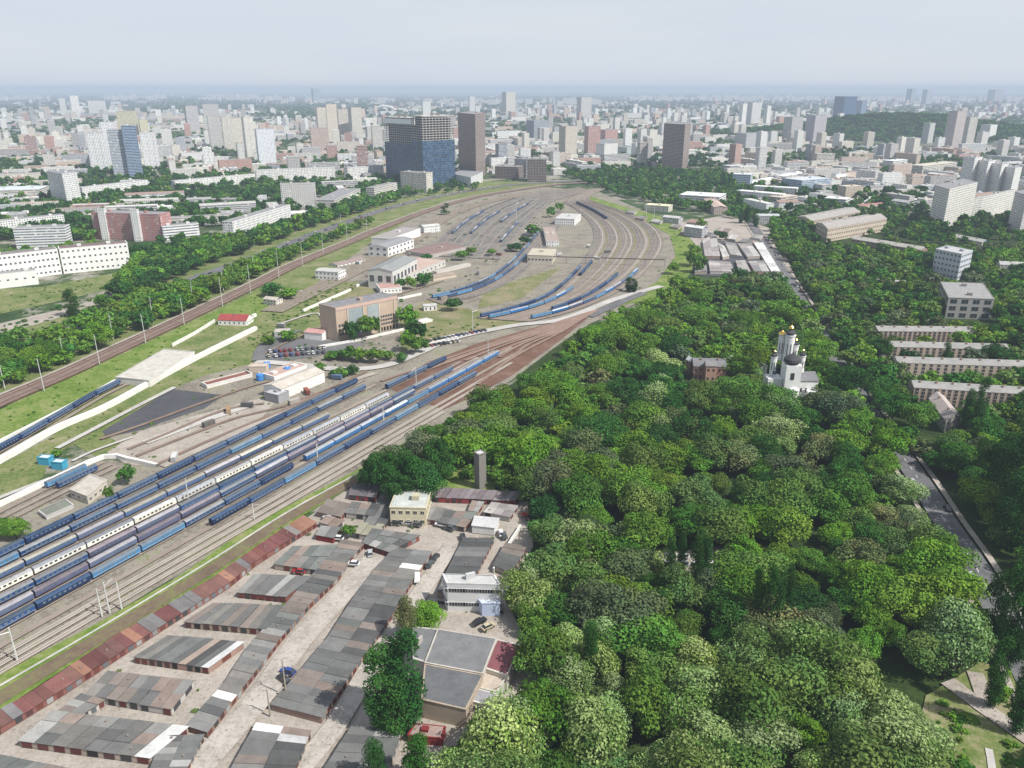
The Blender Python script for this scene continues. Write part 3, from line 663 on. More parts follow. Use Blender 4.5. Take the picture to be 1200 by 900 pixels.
garage_block('small garage group joining the two large blocks at the lower left', [(67, 833), (95, 812)], [(96, 838), (124, 820)], 3, 2)
garage_block('garage group at the bottom edge beside the left spine', [(170, 915), (190, 862)], [(212, 915), (240, 860)], 7, 2)
garage_block('left spine of garages with brick red doors facing the wide alley', [(217, 850), (262, 800), (290, 757), (325, 718), (350, 690), (375, 662), (400, 632)], [(243, 858), (300, 786), (330, 746), (362, 709), (397, 676), (410, 655), (428, 636)], 34, 1, strips=((0, (.6, .59, .56), 4),), wallc=(.24, .15, .12))
garage_block('garage block with a yellow and olive patched roof near the blue car', [(320, 661), (343, 640)], [(372, 668), (397, 638)], 2, 5)
garage_block('small dark red garage with a grey roof beside a round bush', [(369, 627), (376, 616)], [(391, 631), (401, 618)], 1, 2, wallc=(.2, .03, .03))
garage_block('garage block with dark doors right of the round bush', [(424, 636), (436, 619)], [(456, 647), (493, 627)], 3, 4, wallc=(.2, .06, .05))
garage_block('olive roofed garages just right of the round bush', [(414, 625), (424, 612)], [(438, 628), (451, 614)], 1, 3, pal=[(.3, .29, .22), (.27, .26, .2)])
garage_block('long central double spine of garages between the two alleys', [(316, 825), (347, 790), (387, 742), (410, 705), (440, 665), (462, 641)], [(377, 841), (413, 787), (441, 747), (462, 717), (483, 680), (507, 646)], 27, 2, strips=((1, (.62, .6, .57), 23),))
garage_block('garage group at the bottom edge with pale corrugated sheets', [(262, 915), (300, 846)], [(340, 915), (365, 856)], 7, 2, strips=((0, (.6, .6, .58), 6), (1, (.42, .42, .42), 5)))
garage_block('grey garages at the bottom edge in front of the poplar group', [(370, 915), (412, 850)], [(450, 915), (472, 855)], 6, 2)
garage_block('garage roofs cut off by the lower left corner', [(-50, 905), (-10, 882)], [(60, 925), (92, 902)], 2, 6)
garage_block('dark single row of garages leading to the white framed office', [(512, 694), (525, 665), (543, 630)], [(546, 697), (562, 665), (580, 630)], 11, pal=GREYS[:6])
garage_block('row of garages at the right edge of the colony against the park', [(577, 662), (592, 636)], [(600, 672), (618, 640)], 5)
garage_block('long red walled garage row behind the cream office', [(508, 583), (516, 571)], [(604, 587), (613, 576)], 1, 14, wallc=(.26, .05, .05), pal=[(.22, .19, .2), (.25, .22, .22), (.19, .16, .17)])
garage_block('low brick garages right of the cream office', [(495, 608), (502, 592)], [(518, 611), (531, 597)], 1, 3, pal=GREYS[:4])
garage_block('grey garages left of the white flat roofed shed', [(513, 612), (522, 598)], [(545, 618), (560, 600)], 2, 3)
garage_block('white flat roofed shed beside the far alley', [(552, 616), (556, 604)], [(580, 619), (586, 607)], 1, 1, h=4, pal=[(.5, .5, .5)], wallc=(.6, .6, .58), doors=False, name='storage_shed', cat='shed', group=None)
garage_block('pale pink walled sheds at the right end of the red walled row', [(566, 600), (576, 588)], [(598, 606), (608, 592)], 2, 3, pal=[(.4, .38, .36), (.3, .28, .27)])
garage_block('brown roofed sheds at the upper end of the red row', [(371, 600), (384, 584)], [(400, 606), (412, 590)], 2, 2, pal=[(.24, .19, .16), (.2, .17, .15)])
garage_block('dark roofed sheds below the big round trees', [(408, 580), (412, 567)], [(440, 583), (447, 569)], 1, 3, pal=[(.17, .15, .16), (.14, .13, .14)], wallc=(.3, .05, .06))
garage_block('grey sheds left of the cream office', [(404, 601), (412, 588)], [(450, 606), (458, 592)], 2, 4)
garage_block('small tin roofed sheds in the corner by the cream office', [(426, 614), (432, 604)], [(450, 617), (457, 606)], 1, 2)
garage_block('narrow sheds below the big round trees with a pale apron', [(440, 590), (448, 577)], [(456, 593), (466, 579)], 1, 2)
garage_block('small orange walled garages above the lower alley', [(373, 612), (384, 604)], [(394, 618), (404, 609)], 1, 2, pal=[(.26, .2, .17)])
garage_block('row of low dark garages beneath the right trees', [(548, 598), (553, 586)], [(560, 600), (568, 588)], 1, 2)
# sheds along the outer market
mk_ = [((823, 282), (839, 272), (844, 300), (826, 300)), ((841, 284), (849, 288), (855, 300), (847, 302)), ((849, 283), (862, 285), (870, 300), (856, 298)), ((864, 285), (880, 285), (891, 300), (876, 301)), ((815, 305), (827, 305), (829, 318), (814, 318)), ((830, 305), (856, 307), (861, 318), (832, 318)), ((862, 305), (873, 305), (880, 318), (866, 318)), ((877, 306), (895, 305), (902, 318), (884, 318))]
for i, (a, b, c, d) in enumerate(mk_):
    garage_block(['market hall roof nearest the railway embankment', 'narrow market row of the upper tier', 'second market row of the upper tier', 'broad market row of the upper tier beside the white strip', 'leftmost market row of the lower tier', 'long market row of the lower tier', 'pale market row of the lower tier', 'market row of the lower tier beside the white strip'][i],
                 [d, a], [c, b], 5, 2, h=3.5, pal=[(.4, .38, .36), (.33, .3, .29), (.27, .26, .26), (.45, .43, .41)], doors=False, name='market_row', cat='market stalls', group='market rows')
garage_block('long white roofed market gallery beside the street', [(883, 284), (910, 328)], [(894, 284), (921, 328)], 10, 1, h=3.5, pal=[(.62, .61, .6), (.66, .66, .65)], doors=False, name='market_gallery', cat='market stalls', group=None)

for i, (x, y, w_, d_, c) in enumerate(((797, 268, 16, 5, (.3, .28, .26)), (812, 264, 14, 4, (.45, .43, .4)), (826, 272, 12, 4, (.2, .19, .19)), (838, 266, 16, 4, (.36, .3, .27)), (850, 274, 12, 5, (.48, .46, .44)), (866, 279, 13, 4, (.22, .21, .2)), (880, 274, 11, 4, (.4, .38, .36)), (806, 256, 13, 4, (.3, .2, .17)), (745, 252, 10, 3, (.35, .33, .3)), (762, 256, 12, 3, (.5, .48, .44)), (785, 262, 10, 3, (.28, .27, .26)), (733, 245, 10, 3, (.3, .28, .25)))):
    garage_block(['dark', 'pale', 'blackish', 'brown', 'light', 'sooty', 'grey', 'rust brown', 'dusty', 'cream', 'charcoal', 'tan'][i] + ' roofed shed between the curved embankment and the ' + ('market rows' if x > 790 else 'wood'), [(x, y + d_), (x + 4, y)], [(x + w_, y + d_ + 2), (x + w_ + 4, y + 2)], 1, 4, h=3.5, pal=[c, tuple(q * .7 for q in c)], doors=False, name='market_shed', cat='shed', group='market sheds')
# ---------------------------------------------------------------- buildings
WH = (.74, .73, .70); CR = (.62, .58, .5); GY = (.38, .38, .38); BG = (.5, .42, .34)
def rect_from(F1, F2, depth):
    a, b = g(*F1).to_2d(), g(*F2).to_2d(); d = (b - a).normalized(); n = Vector((-d.y, d.x))
    if n.y < 0: n = -n
    return [a, b, b + n * depth, a + n * depth]
def rect_abc(A, B, C):
    a, b, c = (g(*p).to_2d() for p in (A, B, C)); return [a, b, c, a + c - b]
def building(name, label, cat, R4, h, wall='panel', wc=WH, rc=(.24, .24, .25), floors=None, cell=3.2, roof='flat', group=None, wins=None, hatch=2, parapet=.5, z0=0.0, wallcs=None, foot=True):
    """R4: four ground corners, the first edge faces the camera. Parts: wall, roof, hatches, windows"""
    area = sum(R4[i].x * R4[(i + 1) % 4].y - R4[(i + 1) % 4].x * R4[i].y for i in range(4))
    if area < 0: R4 = [R4[1], R4[0], R4[3], R4[2]]
    c = sum(R4, Vector((0, 0))) / 4; o = (c.x, c.y, z0); t = empty(name, o); tag(t, label, cat, group)
    floors = floors or max(1, round(h / 3.1)); pts = [(p.x, p.y) for p in R4]
    if foot: FOOT.append([(p[0], p[1]) for p in pts])
    w = MB(); w.walls(pts, z0 - .5, h, wc, 0, cell, floors); wo = None
    m = M[wall] if not wins else M['paint']; r = MB()
    if roof == 'flat':
        wo = w.build('wall', m, t, o)
        big = [c + (p - c) * (1 + .25 / max(3, (p - c).length)) for p in R4]
        r.walls([(p.x, p.y) for p in big], h, h + parapet, tuple(x * .9 for x in wc)); r.face([(p.x, p.y, h) for p in big], rc)
        sm = [c + (p - c) * (1 - .5 / max(3, (p - c).length)) for p in R4]
        for i in range(4):
            a, b, d, e = big[i], big[(i + 1) % 4], sm[(i + 1) % 4], sm[i]
            r.face([(a.x, a.y, h + parapet), (b.x, b.y, h + parapet), (d.x, d.y, h + parapet), (e.x, e.y, h + parapet)], tuple(x * .95 for x in wc))
        r.face([(p.x, p.y, h + .25) for p in sm], rc)
        ro = r.build('roof', M['roof'], t, o)
        L = (R4[1] - R4[0]); D = (R4[3] - R4[0]); rz = math.atan2(L.y, L.x)
        for k in range(hatch):
            q = MB(); s = (k + .5 + random.uniform(-.15, .15)) / hatch; p = R4[0] + L * s + D * .5
            sz = (min(4, L.length * .2), min(3.5, D.length * .35), 2.2 if h > 6 else 1.0)
            q.box((p.x, p.y, h + .25 + sz[2] / 2), sz, tuple(x * .8 for x in wc), rz=rz); q.build('roof_hatch', M['paint'], ro, o)
    else:
        rise = roof if isinstance(roof, (int, float)) else 2.2
        L = (R4[1] - R4[0]); D = (R4[3] - R4[0]); lon = L.length >= D.length
        ov = [c + (p - c) * (1 + .5 / max(3, (p - c).length)) for p in R4]
        if lon: m0, m1 = (ov[0] + ov[3]) / 2, (ov[1] + ov[2]) / 2; sides = ((ov[0], ov[1], m1, m0), (ov[2], ov[3], m0, m1)); ends = ((R4[0], R4[3]), (R4[1], R4[2]))
        else: m0, m1 = (ov[0] + ov[1]) / 2, (ov[3] + ov[2]) / 2; sides = ((ov[0], ov[3], m1, m0), (ov[2], ov[1], m0, m1)); ends = ((R4[0], R4[1]), (R4[3], R4[2]))
        for a, b, d, e in sides:
            r.face([(a.x, a.y, h), (b.x, b.y, h), (d.x, d.y, h + rise), (e.x, e.y, h + rise)], rc)
            r.face([(a.x, a.y, h - .25), (b.x, b.y, h - .25), (b.x, b.y, h), (a.x, a.y, h)], tuple(x * .7 for x in rc))
        ro = r.build('roof', M['roof'], t, o)
        for (a, b) in ends:
            q = (a + b) / 2; w.face([(a.x, a.y, h), (b.x, b.y, h), (q.x, q.y, h + rise)], wc)
        wo = w.build('wall', m, t, o)
        for k in range(hatch):
            q = MB(); p = m0.lerp(m1, (k + .5) / hatch) + (R4[0] - R4[3]).normalized() * 1.6
            q.box((p.x, p.y, h + rise), (.9, .9, 1.5), (.3, .2, .16)); q.build('chimney', M['paint'], ro, o)
    if wins:   # real window pieces on the faces turned to the camera
        fl, cols, ww, wh = wins; wm = MB(); fc = tuple(min(.8, x * 1.15) for x in wc)
        wm.box((0, 0, 0), (ww + .3, .12, wh + .3), fc); wm.box((0, -.08, 0), (ww, .06, wh), (.035, .045, .055)); wm.box((0, -.12, 0), (.1, .04, wh), fc)
        me = wm.mesh('window', M['glass']); 
        for e in range(4):
            a, b = R4[e], R4[(e + 1) % 4]; d = b - a; nr = Vector((d.y, -d.x)).normalized()
            if nr.dot(-c) <= 0: continue
            nc = cols if e % 2 == 0 else max(1, round(cols * d.length / (R4[1] - R4[0]).length))
            if e % 2 and d.length < 6: continue
            for i in range(nc):
                for j in range(fl):
                    p = a + d * ((i + .5) / nc) + nr * .06; z = (h) * (j + .55) / fl
                    link('window', me, wo, (p.x - c.x, p.y - c.y, z - z0), math.atan2(d.y, d.x))
    return t
def ftop(F, v): return height_at(g(*F), v)
def fb(name, label, cat, F1, F2, depth, v, at=1, **k):
    h = ftop((F1, F2)[at], v); return building(name, label, cat, rect_from(F1, F2, depth), h, **k)
def cb(name, label, cat, A, B, C, v, **k): return building(name, label, cat, rect_abc(A, B, C), ftop(B, v), **k)

# left side: the school and the blocks round it
fb('school_building', 'long white school building, left wing with tall windows and dark roof', 'building', (-14, 332), (73, 321), 16, 292, wins=(4, 16, 1.9, 1.9), wc=WH, rc=(.2, .18, .18))
fb('school_building', 'white right wing of the school ending in a blank gable wall, brown roof', 'building', (75, 321), (154, 313), 18, 285, wins=(4, 13, 1.9, 1.8), wc=WH, rc=(.17, .12, .12))
fb('school_annexe', 'low white annexe in front of the school at the left edge', 'building', (-14, 340), (46, 333), 13, 317, wins=(1, 6, 2.2, 1.4), wc=WH, rc=(.27, .27, .27))
fb('apartment_block', 'white stepped five-storey building behind the school left wing', 'building', (20, 292), (80, 290), 20, 266, wall='ribbon', wc=WH)
fb('apartment_block', 'long white building at the left edge behind the stepped one', 'building', (2, 272), (77, 264), 16, 252, wall='panel', wc=WH)
fb('apartment_block', 'salmon pink and white striped apartment building', 'building', (112, 280), (192, 283), 22, 249, at=0, wall='panel', wc=(.5, .24, .21))
for i, (a, b, tp) in enumerate((((120, 281), (128, 281), 245), ((158, 283), (166, 283), 246))):
    fb('stair_tower', ['left', 'right'][i] + ' white stair tower on the pink apartment building', 'building', a, b, 6, tp, wall='flats', wc=WH, hatch=0)
fb('apartment_block', 'low striped white block right of the pink building', 'building', (193, 284), (235, 280), 14, 262, wall='ribbon', wc=WH)
fb('apartment_block', 'pale block behind the striped one, long and low', 'building', (196, 266), (272, 262), 14, 252, wall='ribbon', wc=CR)
fb('apartment_block', 'long pale five-storey block slanting toward the highway trees', 'building', (275, 283), (342, 260), 14, 240, wall='panel', wc=WH)
cb('apartment_tower', 'white point tower with grey left face above the pink building', 'tower', (62, 238), (80, 243), (97, 240), 204, wall='panel', wc=(.7, .7, .68))
fb('apartment_block', 'long nine-storey white block right of the point tower', 'building', (98, 233), (175, 223), 14, 211, wall='panel', wc=WH)
fb('sports_hall', 'low hall with a pale blue roof at the left edge', 'building', (-20, 236), (48, 234), 60, 222, wall='ribbon', wc=CR, rc=(.5, .55, .62))
fb('apartment_block', 'bright white long block, left half of the pair', 'building', (206, 223), (300, 214), 14, 204, wall='panel', wc=(.74, .73, .7))
fb('apartment_block', 'bright white long block, right half of the pair', 'building', (301, 214), (393, 210), 14, 196, wall='panel', wc=(.74, .73, .7))
fb('apartment_tower', 'light nine-storey block standing alone below the long white pair', 'tower', (331, 244), (371, 243), 16, 215, wall='panel', wc=(.62, .6, .56))
fb('apartment_block', 'cream block with a grey roof slanting beside the nine-storey one', 'building', (393, 248), (423, 233), 32, 221, wall='ribbon', wc=CR)
fb('apartment_block', 'white block with a flat roof below the glass towers on the left', 'building', (408, 211), (450, 208), 18, 194, wall='panel', wc=WH)
fb('office_block', 'cream block in front of the blue glass towers', 'building', (470, 224), (500, 226), 22, 203, wall='panel', wc=CR)
fb('office_block', 'low cream block left of the highway bend', 'building', (439, 233), (466, 226), 16, 214, wall='ribbon', wc=CR)
fb('apartment_block', 'small villa roofed block behind the point tower', 'building', (0, 215), (48, 213), 30, 203, wall='flats', wc=CR)
def rx(x0, x1, yb, tp, name, lab, cat, th=None, ratio=.8, **k):
    """a tower turned so that two faces show; x0..x1 is its full width in the picture"""
    th = th if th is not None else random.choice((.3, .42, .55)); c = g((x0 + x1) / 2, yb).to_2d(); W_ = (x1 - x0) / FPX * (c.y * CP + H * SP)
    a = W_ / (math.cos(th) + ratio * math.sin(th)); b = a * ratio; e = Vector((math.cos(th), math.sin(th))); f = Vector((-e.y, e.x))
    c = c + Vector((0, b * .5)); p = c - e * a / 2 - f * b / 2
    R4 = [p, p + e * a, p + e * a + f * b, p + f * b]
    return building(name, lab, cat, R4, height_at((c.x, c.y), tp), **k)
# blue and white tower group
for i, (a, b, d, tp, w, c, lab) in enumerate((((104, 200), (126, 202), 40, 156, 'panel', (.75, .75, .75), 'white left tower of the blue and white group'),
    ((122, 196), (142, 198), 40, 143, 'panel', (.75, .75, .75), 'tall white middle tower of the blue and white group'),
    ((132, 209), (151, 211), 40, 152, 'ribbon', (.5, .52, .56), 'dark glazed front tower of the blue and white group'),
    ((148, 211), (167, 209), 40, 147, 'curtain', (.6, .68, .8), 'bright blue striped tower of the blue and white group'),
    ((166, 202), (187, 198), 40, 155, 'panel', (.75, .75, .75), 'white right tower of the blue and white group'))):
    rx(a[0], b[0], (a[1] + b[1]) / 2, tp, 'apartment_tower', lab, 'tower', th=[.35, .4, .3, .45, .4][i], wall=w, wc=c, hatch=1)
for i, (x0, x1, yb, tp, c, lab) in enumerate(((138, 162, 165, 130, (.6, .56, .38), 'yellowish tower behind the blue and white group'), (164, 175, 165, 140, (.6, .56, .38), 'small yellowish tower behind the right white tower'),
    (71, 78, 135, 115, WH, 'slim white tower, left of the distant pair'), (83, 94, 136, 112, WH, 'slim white tower, right of the distant pair'), (102, 122, 133, 118, WH, 'slanting white block beside the distant pair of towers'),
    (244, 261, 175, 136, (.5, .48, .46), 'grey brown tower at the left of the white tower cluster'), (261, 275, 178, 137, (.66, .62, .54), 'cream tower, left one in front of the blue edged tower'), (273, 288, 180, 138, (.68, .64, .55), 'cream tower, middle one beside the blue edged tower'), (286, 300, 184, 137, (.7, .67, .6), 'cream tower right against the blue edged tower'), (299, 323, 191, 151, (.72, .74, .78), 'white tower with blue left edge in the left city'),
    (217, 234, 158, 124, (.5, .48, .47), 'pinkish tower above the long white pair'), (238, 258, 155, 122, (.52, .5, .48), 'rounded pale tower right of the pinkish one'),
    (371, 385, 166, 126, (.66, .6, .5), 'cream tower, left of three in the middle of the city'), (383, 397, 168, 122, (.66, .6, .5), 'cream tower, tallest of three in the middle of the city'), (395, 409, 164, 128, (.62, .56, .48), 'cream tower, right of three in the middle of the city'), (409, 425, 165, 126, (.55, .52, .45), 'beige tower right of the cream cluster'),
    (362, 386, 180, 150, (.55, .42, .36), 'peach coloured block below the cream cluster'), (435, 448, 175, 148, (.55, .52, .48), 'beige tower left of the glass towers'),
    (365, 375, 121, 104, (.3, .36, .42), 'twin grey towers on the far left horizon'), (494, 505, 138, 119, WH, 'slim white tower behind the glass towers'), (549, 557, 135, 113, WH, 'white spire like tower right of the glass towers'),
    (588, 604, 134, 108, (.6, .56, .48), 'tall tower alone on the horizon with a pale right side'), (676, 693, 140, 114, (.6, .58, .54), 'pale tower pair left of the stadium'),
    (655, 676, 184, 148, (.55, .5, .42), 'stepped cream tower by the railway station'), (685, 703, 182, 148, (.5, .3, .26), 'salmon pink tower by the railway station'), (703, 724, 168, 152, (.5, .3, .26), 'low pink office block by the railway station'),
    (617, 643, 166, 141, (.3, .32, .36), 'drum shaped grey office building'), (865, 874, 148, 122, WH, 'white tower, left of the pair by the hill'), (876, 891, 147, 120, WH, 'white tower, right of the pair by the hill'),
    (894, 902, 150, 124, WH, 'narrow white tower beside the pair'), (919, 940, 166, 137, (.5, .48, .46), 'square white tower above the white halls'), (945, 967, 168, 135, (.45, .42, .44), 'rounded grey tower above the white halls'),
    (979, 1003, 141, 113, (.12, .2, .32), 'dark blue glass tower on the right skyline'), (1003, 1015, 138, 118, (.16, .22, .32), 'lower blue tower beside the dark one'), (1062, 1073, 122, 104, (.3, .34, .4), 'grey tower on the right horizon'),
    (1081, 1091, 122, 105, (.4, .42, .46), 'pale tower right of the grey horizon one'), (1160, 1175, 120, 105, (.4, .4, .42), 'tower with a rounded cap on the right horizon'), (1108, 1127, 175, 130, (.5, .44, .42), 'tall brownish tower beside the wooded hill'),
    (1127, 1141, 172, 137, (.6, .56, .5), 'cream tower leaning against the tall brownish one'), (1081, 1094, 168, 144, (.5, .5, .48), 'white tower in front of the wooded hill'), (865, 900, 176, 156, (.55, .55, .55), 'white block with dark glass panels by the hill'),
    (699, 724, 188, 168, WH, 'long white station hall left part'), (724, 760, 184, 172, (.5, .6, .55), 'long white station hall with green glass'), (1150, 1168, 165, 146, WH, 'pale tower behind the right apartments'))):
    dist = g((x0 + x1) / 2, yb).y
    rx(x0, x1, yb, tp, 'city_tower' if yb - tp > 17 else 'city_block', lab, 'tower' if yb - tp > 17 else 'building', wall='curtain' if lab.startswith('dark blue glass') else 'flats' if i % 2 else 'panel', wc=c, hatch=1)
# unfinished towers
def glass_tower(label, F1, F2, depth, v, open_from, wcol, white_from=None):
    R4 = rect_from(F1, F2, depth); h = ftop(F1, v); hg = ftop(F1, open_from); c = sum(R4, Vector((0, 0))) / 4; o = (c.x, c.y, 0)
    t = empty('unfinished_tower', o); tag(t, label, 'tower'); pts = [(p.x, p.y) for p in R4]; FOOT.append(pts)
    fl = int(h / 4.2); w = MB(); w.walls(pts, 0, hg, wcol, 0, 4.5, max(1, int(hg / 4.2))); w.build('curtain_wall', M['curtain'], t, o)
    w = MB()
    ins = [c + (p - c) * .8 for p in R4]; w.walls([(p.x, p.y) for p in ins], 0, h - 3, (.1, .1, .1)); w.build('core', M['concrete'], t, o)
    n = int((h - hg) / 4.2)
    for k in range(n + 1):
        q = MB(); z = hg + (h - hg) * k / max(1, n); q.prism(pts, z - .45, z + .45, (.45, .43, .41), bottom=True); q.build('floor_slab', M['concrete'], t, o)
    for e in range(4):
        a, b = R4[e], R4[(e + 1) % 4]; nn = max(2, int((b - a).length / 7))
        for i in range(nn):
            p = a.lerp(b, (i + .3) / nn).lerp(c, .02); q = MB(); q.box((p.x, p.y, (hg + h) / 2), (1.0, 1.0, h - hg), (.42, .4, .38)); q.build('column', M['concrete'], t, o)
    if white_from:
        q = MB(); z = ftop(F1, white_from); big = [c + (p - c) * 1.015 for p in R4]; q.walls([(p.x, p.y) for p in big], z, h - 2, (.8, .8, .8)); q.build('wind_screen', M['concrete'], t, o)
    for k in (.3, .7):
        q = MB(); p = R4[0].lerp(R4[1], k).lerp(c, .5); q.box((p.x, p.y, h + 2.5), (6, 6, 5), (.25, .2, .19)); q.build('rooftop_box', M['concrete'], t, o)
glass_tower('unfinished left tower with blue glass below and white wrapped top floors', (453, 209), (487, 214), 42, 137, 166, (.13, .16, .19), 144)
glass_tower('unfinished middle tower with blue glass reaching higher and a bare concrete top', (497, 219), (534, 216), 42, 136, 165, (.09, .12, .15))
t = cb('unfinished_tower', 'unfinished brown tower with bare floors, right of the blue glass ones', 'tower', (538, 206), (558, 212), (569, 205), 134, wall='frame', wc=(.36, .28, .25), hatch=2)
cb('site_podium', 'white podium at the foot of the brown unfinished tower', 'building', (530, 215), (552, 220), (566, 213), 208, wall='panel', wc=(.7, .7, .7), hatch=0)
cb('unfinished_tower', 'brown concrete tower standing alone above the railway wood', 'tower', (775, 197), (799, 200), (806, 196), 146, wall='frame', wc=(.4, .32, .29), hatch=2)
fb('unfinished_block', 'bare concrete frame building left of the station throat', 'building', (618, 213), (640, 213), 40, 187, wall='frame', wc=(.25, .2, .18))
fb('unfinished_block', 'low brown parking structure below the station blocks', 'building', (580, 209), (607, 210), 40, 196, wall='frame', wc=(.3, .24, .22))
fb('office_block', 'grey block between the brown structure and the frame building', 'building', (603, 207), (617, 208), 30, 187, wall='panel', wc=GY)
# a far bridge
ar = empty('arch_bridge', g(450, 133)); tag(ar, 'white steel arch bridge far behind the glass towers', 'bridge'); a = g(434, 133); b = g(468, 133); q = MB(); prev = None
for i in range(17):
    t_ = i / 16; p = a.lerp(b, t_); p.z = 8 + (height_at(a, 124) - 8) * math.sin(math.pi * t_)
    if prev: q.tube(prev, p, 7, 7, 5, (.7, .7, .7))
    prev = p
q.build('arch', M['paint'], ar, tuple(g(450, 133))); q = MB(); m_ = (a + b) / 2; q.box((m_.x, m_.y, 10), ((b - a).length, 20, 4), (.5, .5, .5)); q.build('deck', M['paint'], ar, tuple(g(450, 133)))
# right side
for i in range(4):
    cb('apartment_tower', 'sixteen-storey apartment tower, ' + ['leftmost', 'second', 'third', 'rightmost'][i] + ' of the four stepped ones', 'tower', (1121 + i * 16, 227 + i * 1.2), (1134 + i * 16, 229.4 + i * 1.3), (1143 + i * 15.7, 227.8 + i * 1.2), 185 + i * 4, wall='flats', wc=(.7, .69, .67))
cb('apartment_block', 'white nine-storey block with dark glazed left face', 'building', (1088, 262), (1104, 269), (1137, 258), 222, wall='panel', wc=(.68, .66, .6))
cb('apartment_block', 'white seven-storey block joined to the nine-storey one', 'building', (1137, 258), (1147, 257), (1187, 246), 231, wall='panel', wc=(.68, .66, .6))
cb('apartment_tower', 'dark sided tower at the right edge above the trees', 'tower', (1180, 268), (1194, 274), (1215, 268), 229, wall='panel', wc=(.5, .49, .48))
cb('old_apartment_house', 'old cream house with pitched grey roof, front one of the pair', 'building', (955, 276), (968, 284), (1037, 271), 268, wins=(3, 12, 1.6, 1.8), wc=(.5, .42, .34), rc=(.33, .31, .29), roof=3, hatch=4)
cb('old_apartment_house', 'old house with pitched grey roof behind the front one', 'building', (934, 264), (950, 270), (1007, 258), 259, wins=(3, 10, 1.6, 1.8), wc=(.5, .42, .34), rc=(.33, .31, .29), roof=3, hatch=4)
fb('old_apartment_house', 'brown walled house with pitched roof sunk in the trees', 'building', (996, 291), (1077, 305), 14, 293, at=1, wins=(3, 14, 1.6, 1.7), wc=(.3, .22, .18), rc=(.36, .34, .31), roof=3, hatch=4)
cb('apartment_tower', 'blue grey block with a blank white right wall standing in the trees', 'tower', (1091, 322), (1121, 329), (1134, 324), 298, wins=(5, 7, 2.0, 1.8), wc=(.5, .52, .56), rc=(.4, .4, .4))
cb('office_block', 'glass fronted three-storey office with a flat white roof', 'building', (1098, 353), (1107, 373), (1160, 375), 349, wins=(3, 7, 5.0, 3.3), wc=(.33, .32, .3), rc=(.27, .27, .26), hatch=2)
for i, (f1, f2, tp, lab) in enumerate((((1028, 401), (1142, 402), 388, 'long brick apartment house, farthest of the four parallel ones'), ((1029, 420), (1180, 424), 406, 'long apartment house, second of the four parallel ones from the back'),
    ((1050, 441), (1226, 447), 425, 'long apartment house, third of the four parallel ones from the back'), ((1068, 474), (1222, 484), 454, 'long apartment house, nearest of the four parallel ones'))):
    fb('long_apartment_house', lab, 'building', f1, f2, 13, tp, at=0, wins=(5 if i == 3 else 4, 20, 1.7, 1.7), wc=[(.42, .32, .27), (.48, .38, .32), (.5, .42, .34), (.46, .37, .3)][i], rc=(.27, .265, .255), roof=2.4, hatch=8, group=None)
cb('town_house', 'house with a pinkish grey hipped roof pointing at the camera', 'building', (1086, 480), (1106, 508), (1123, 502), 494, wins=(2, 7, 1.5, 1.6), wc=(.4, .37, .33), rc=(.38, .33, .31), roof=3, hatch=2)
fb('old_apartment_house', 'grey roofed house at the right edge among the trees', 'building', (1170, 322), (1225, 325), 14, 310, at=0, wall='flats', wc=CR, rc=(.36, .36, .35), roof=2.5)
fb('old_apartment_house', 'low pale house between the white blocks and the trees', 'building', (1110, 281), (1150, 289), 13, 276, at=0, wall='flats', wc=CR, rc=(.36, .35, .33), roof=2.5)
fb('garage_shed', 'low shed roof behind the blank white walled block', 'building', (1006, 334), (1060, 338), 8, 327, at=0, wall='paint', wc=GY, rc=(.32, .31, .3), roof=1)
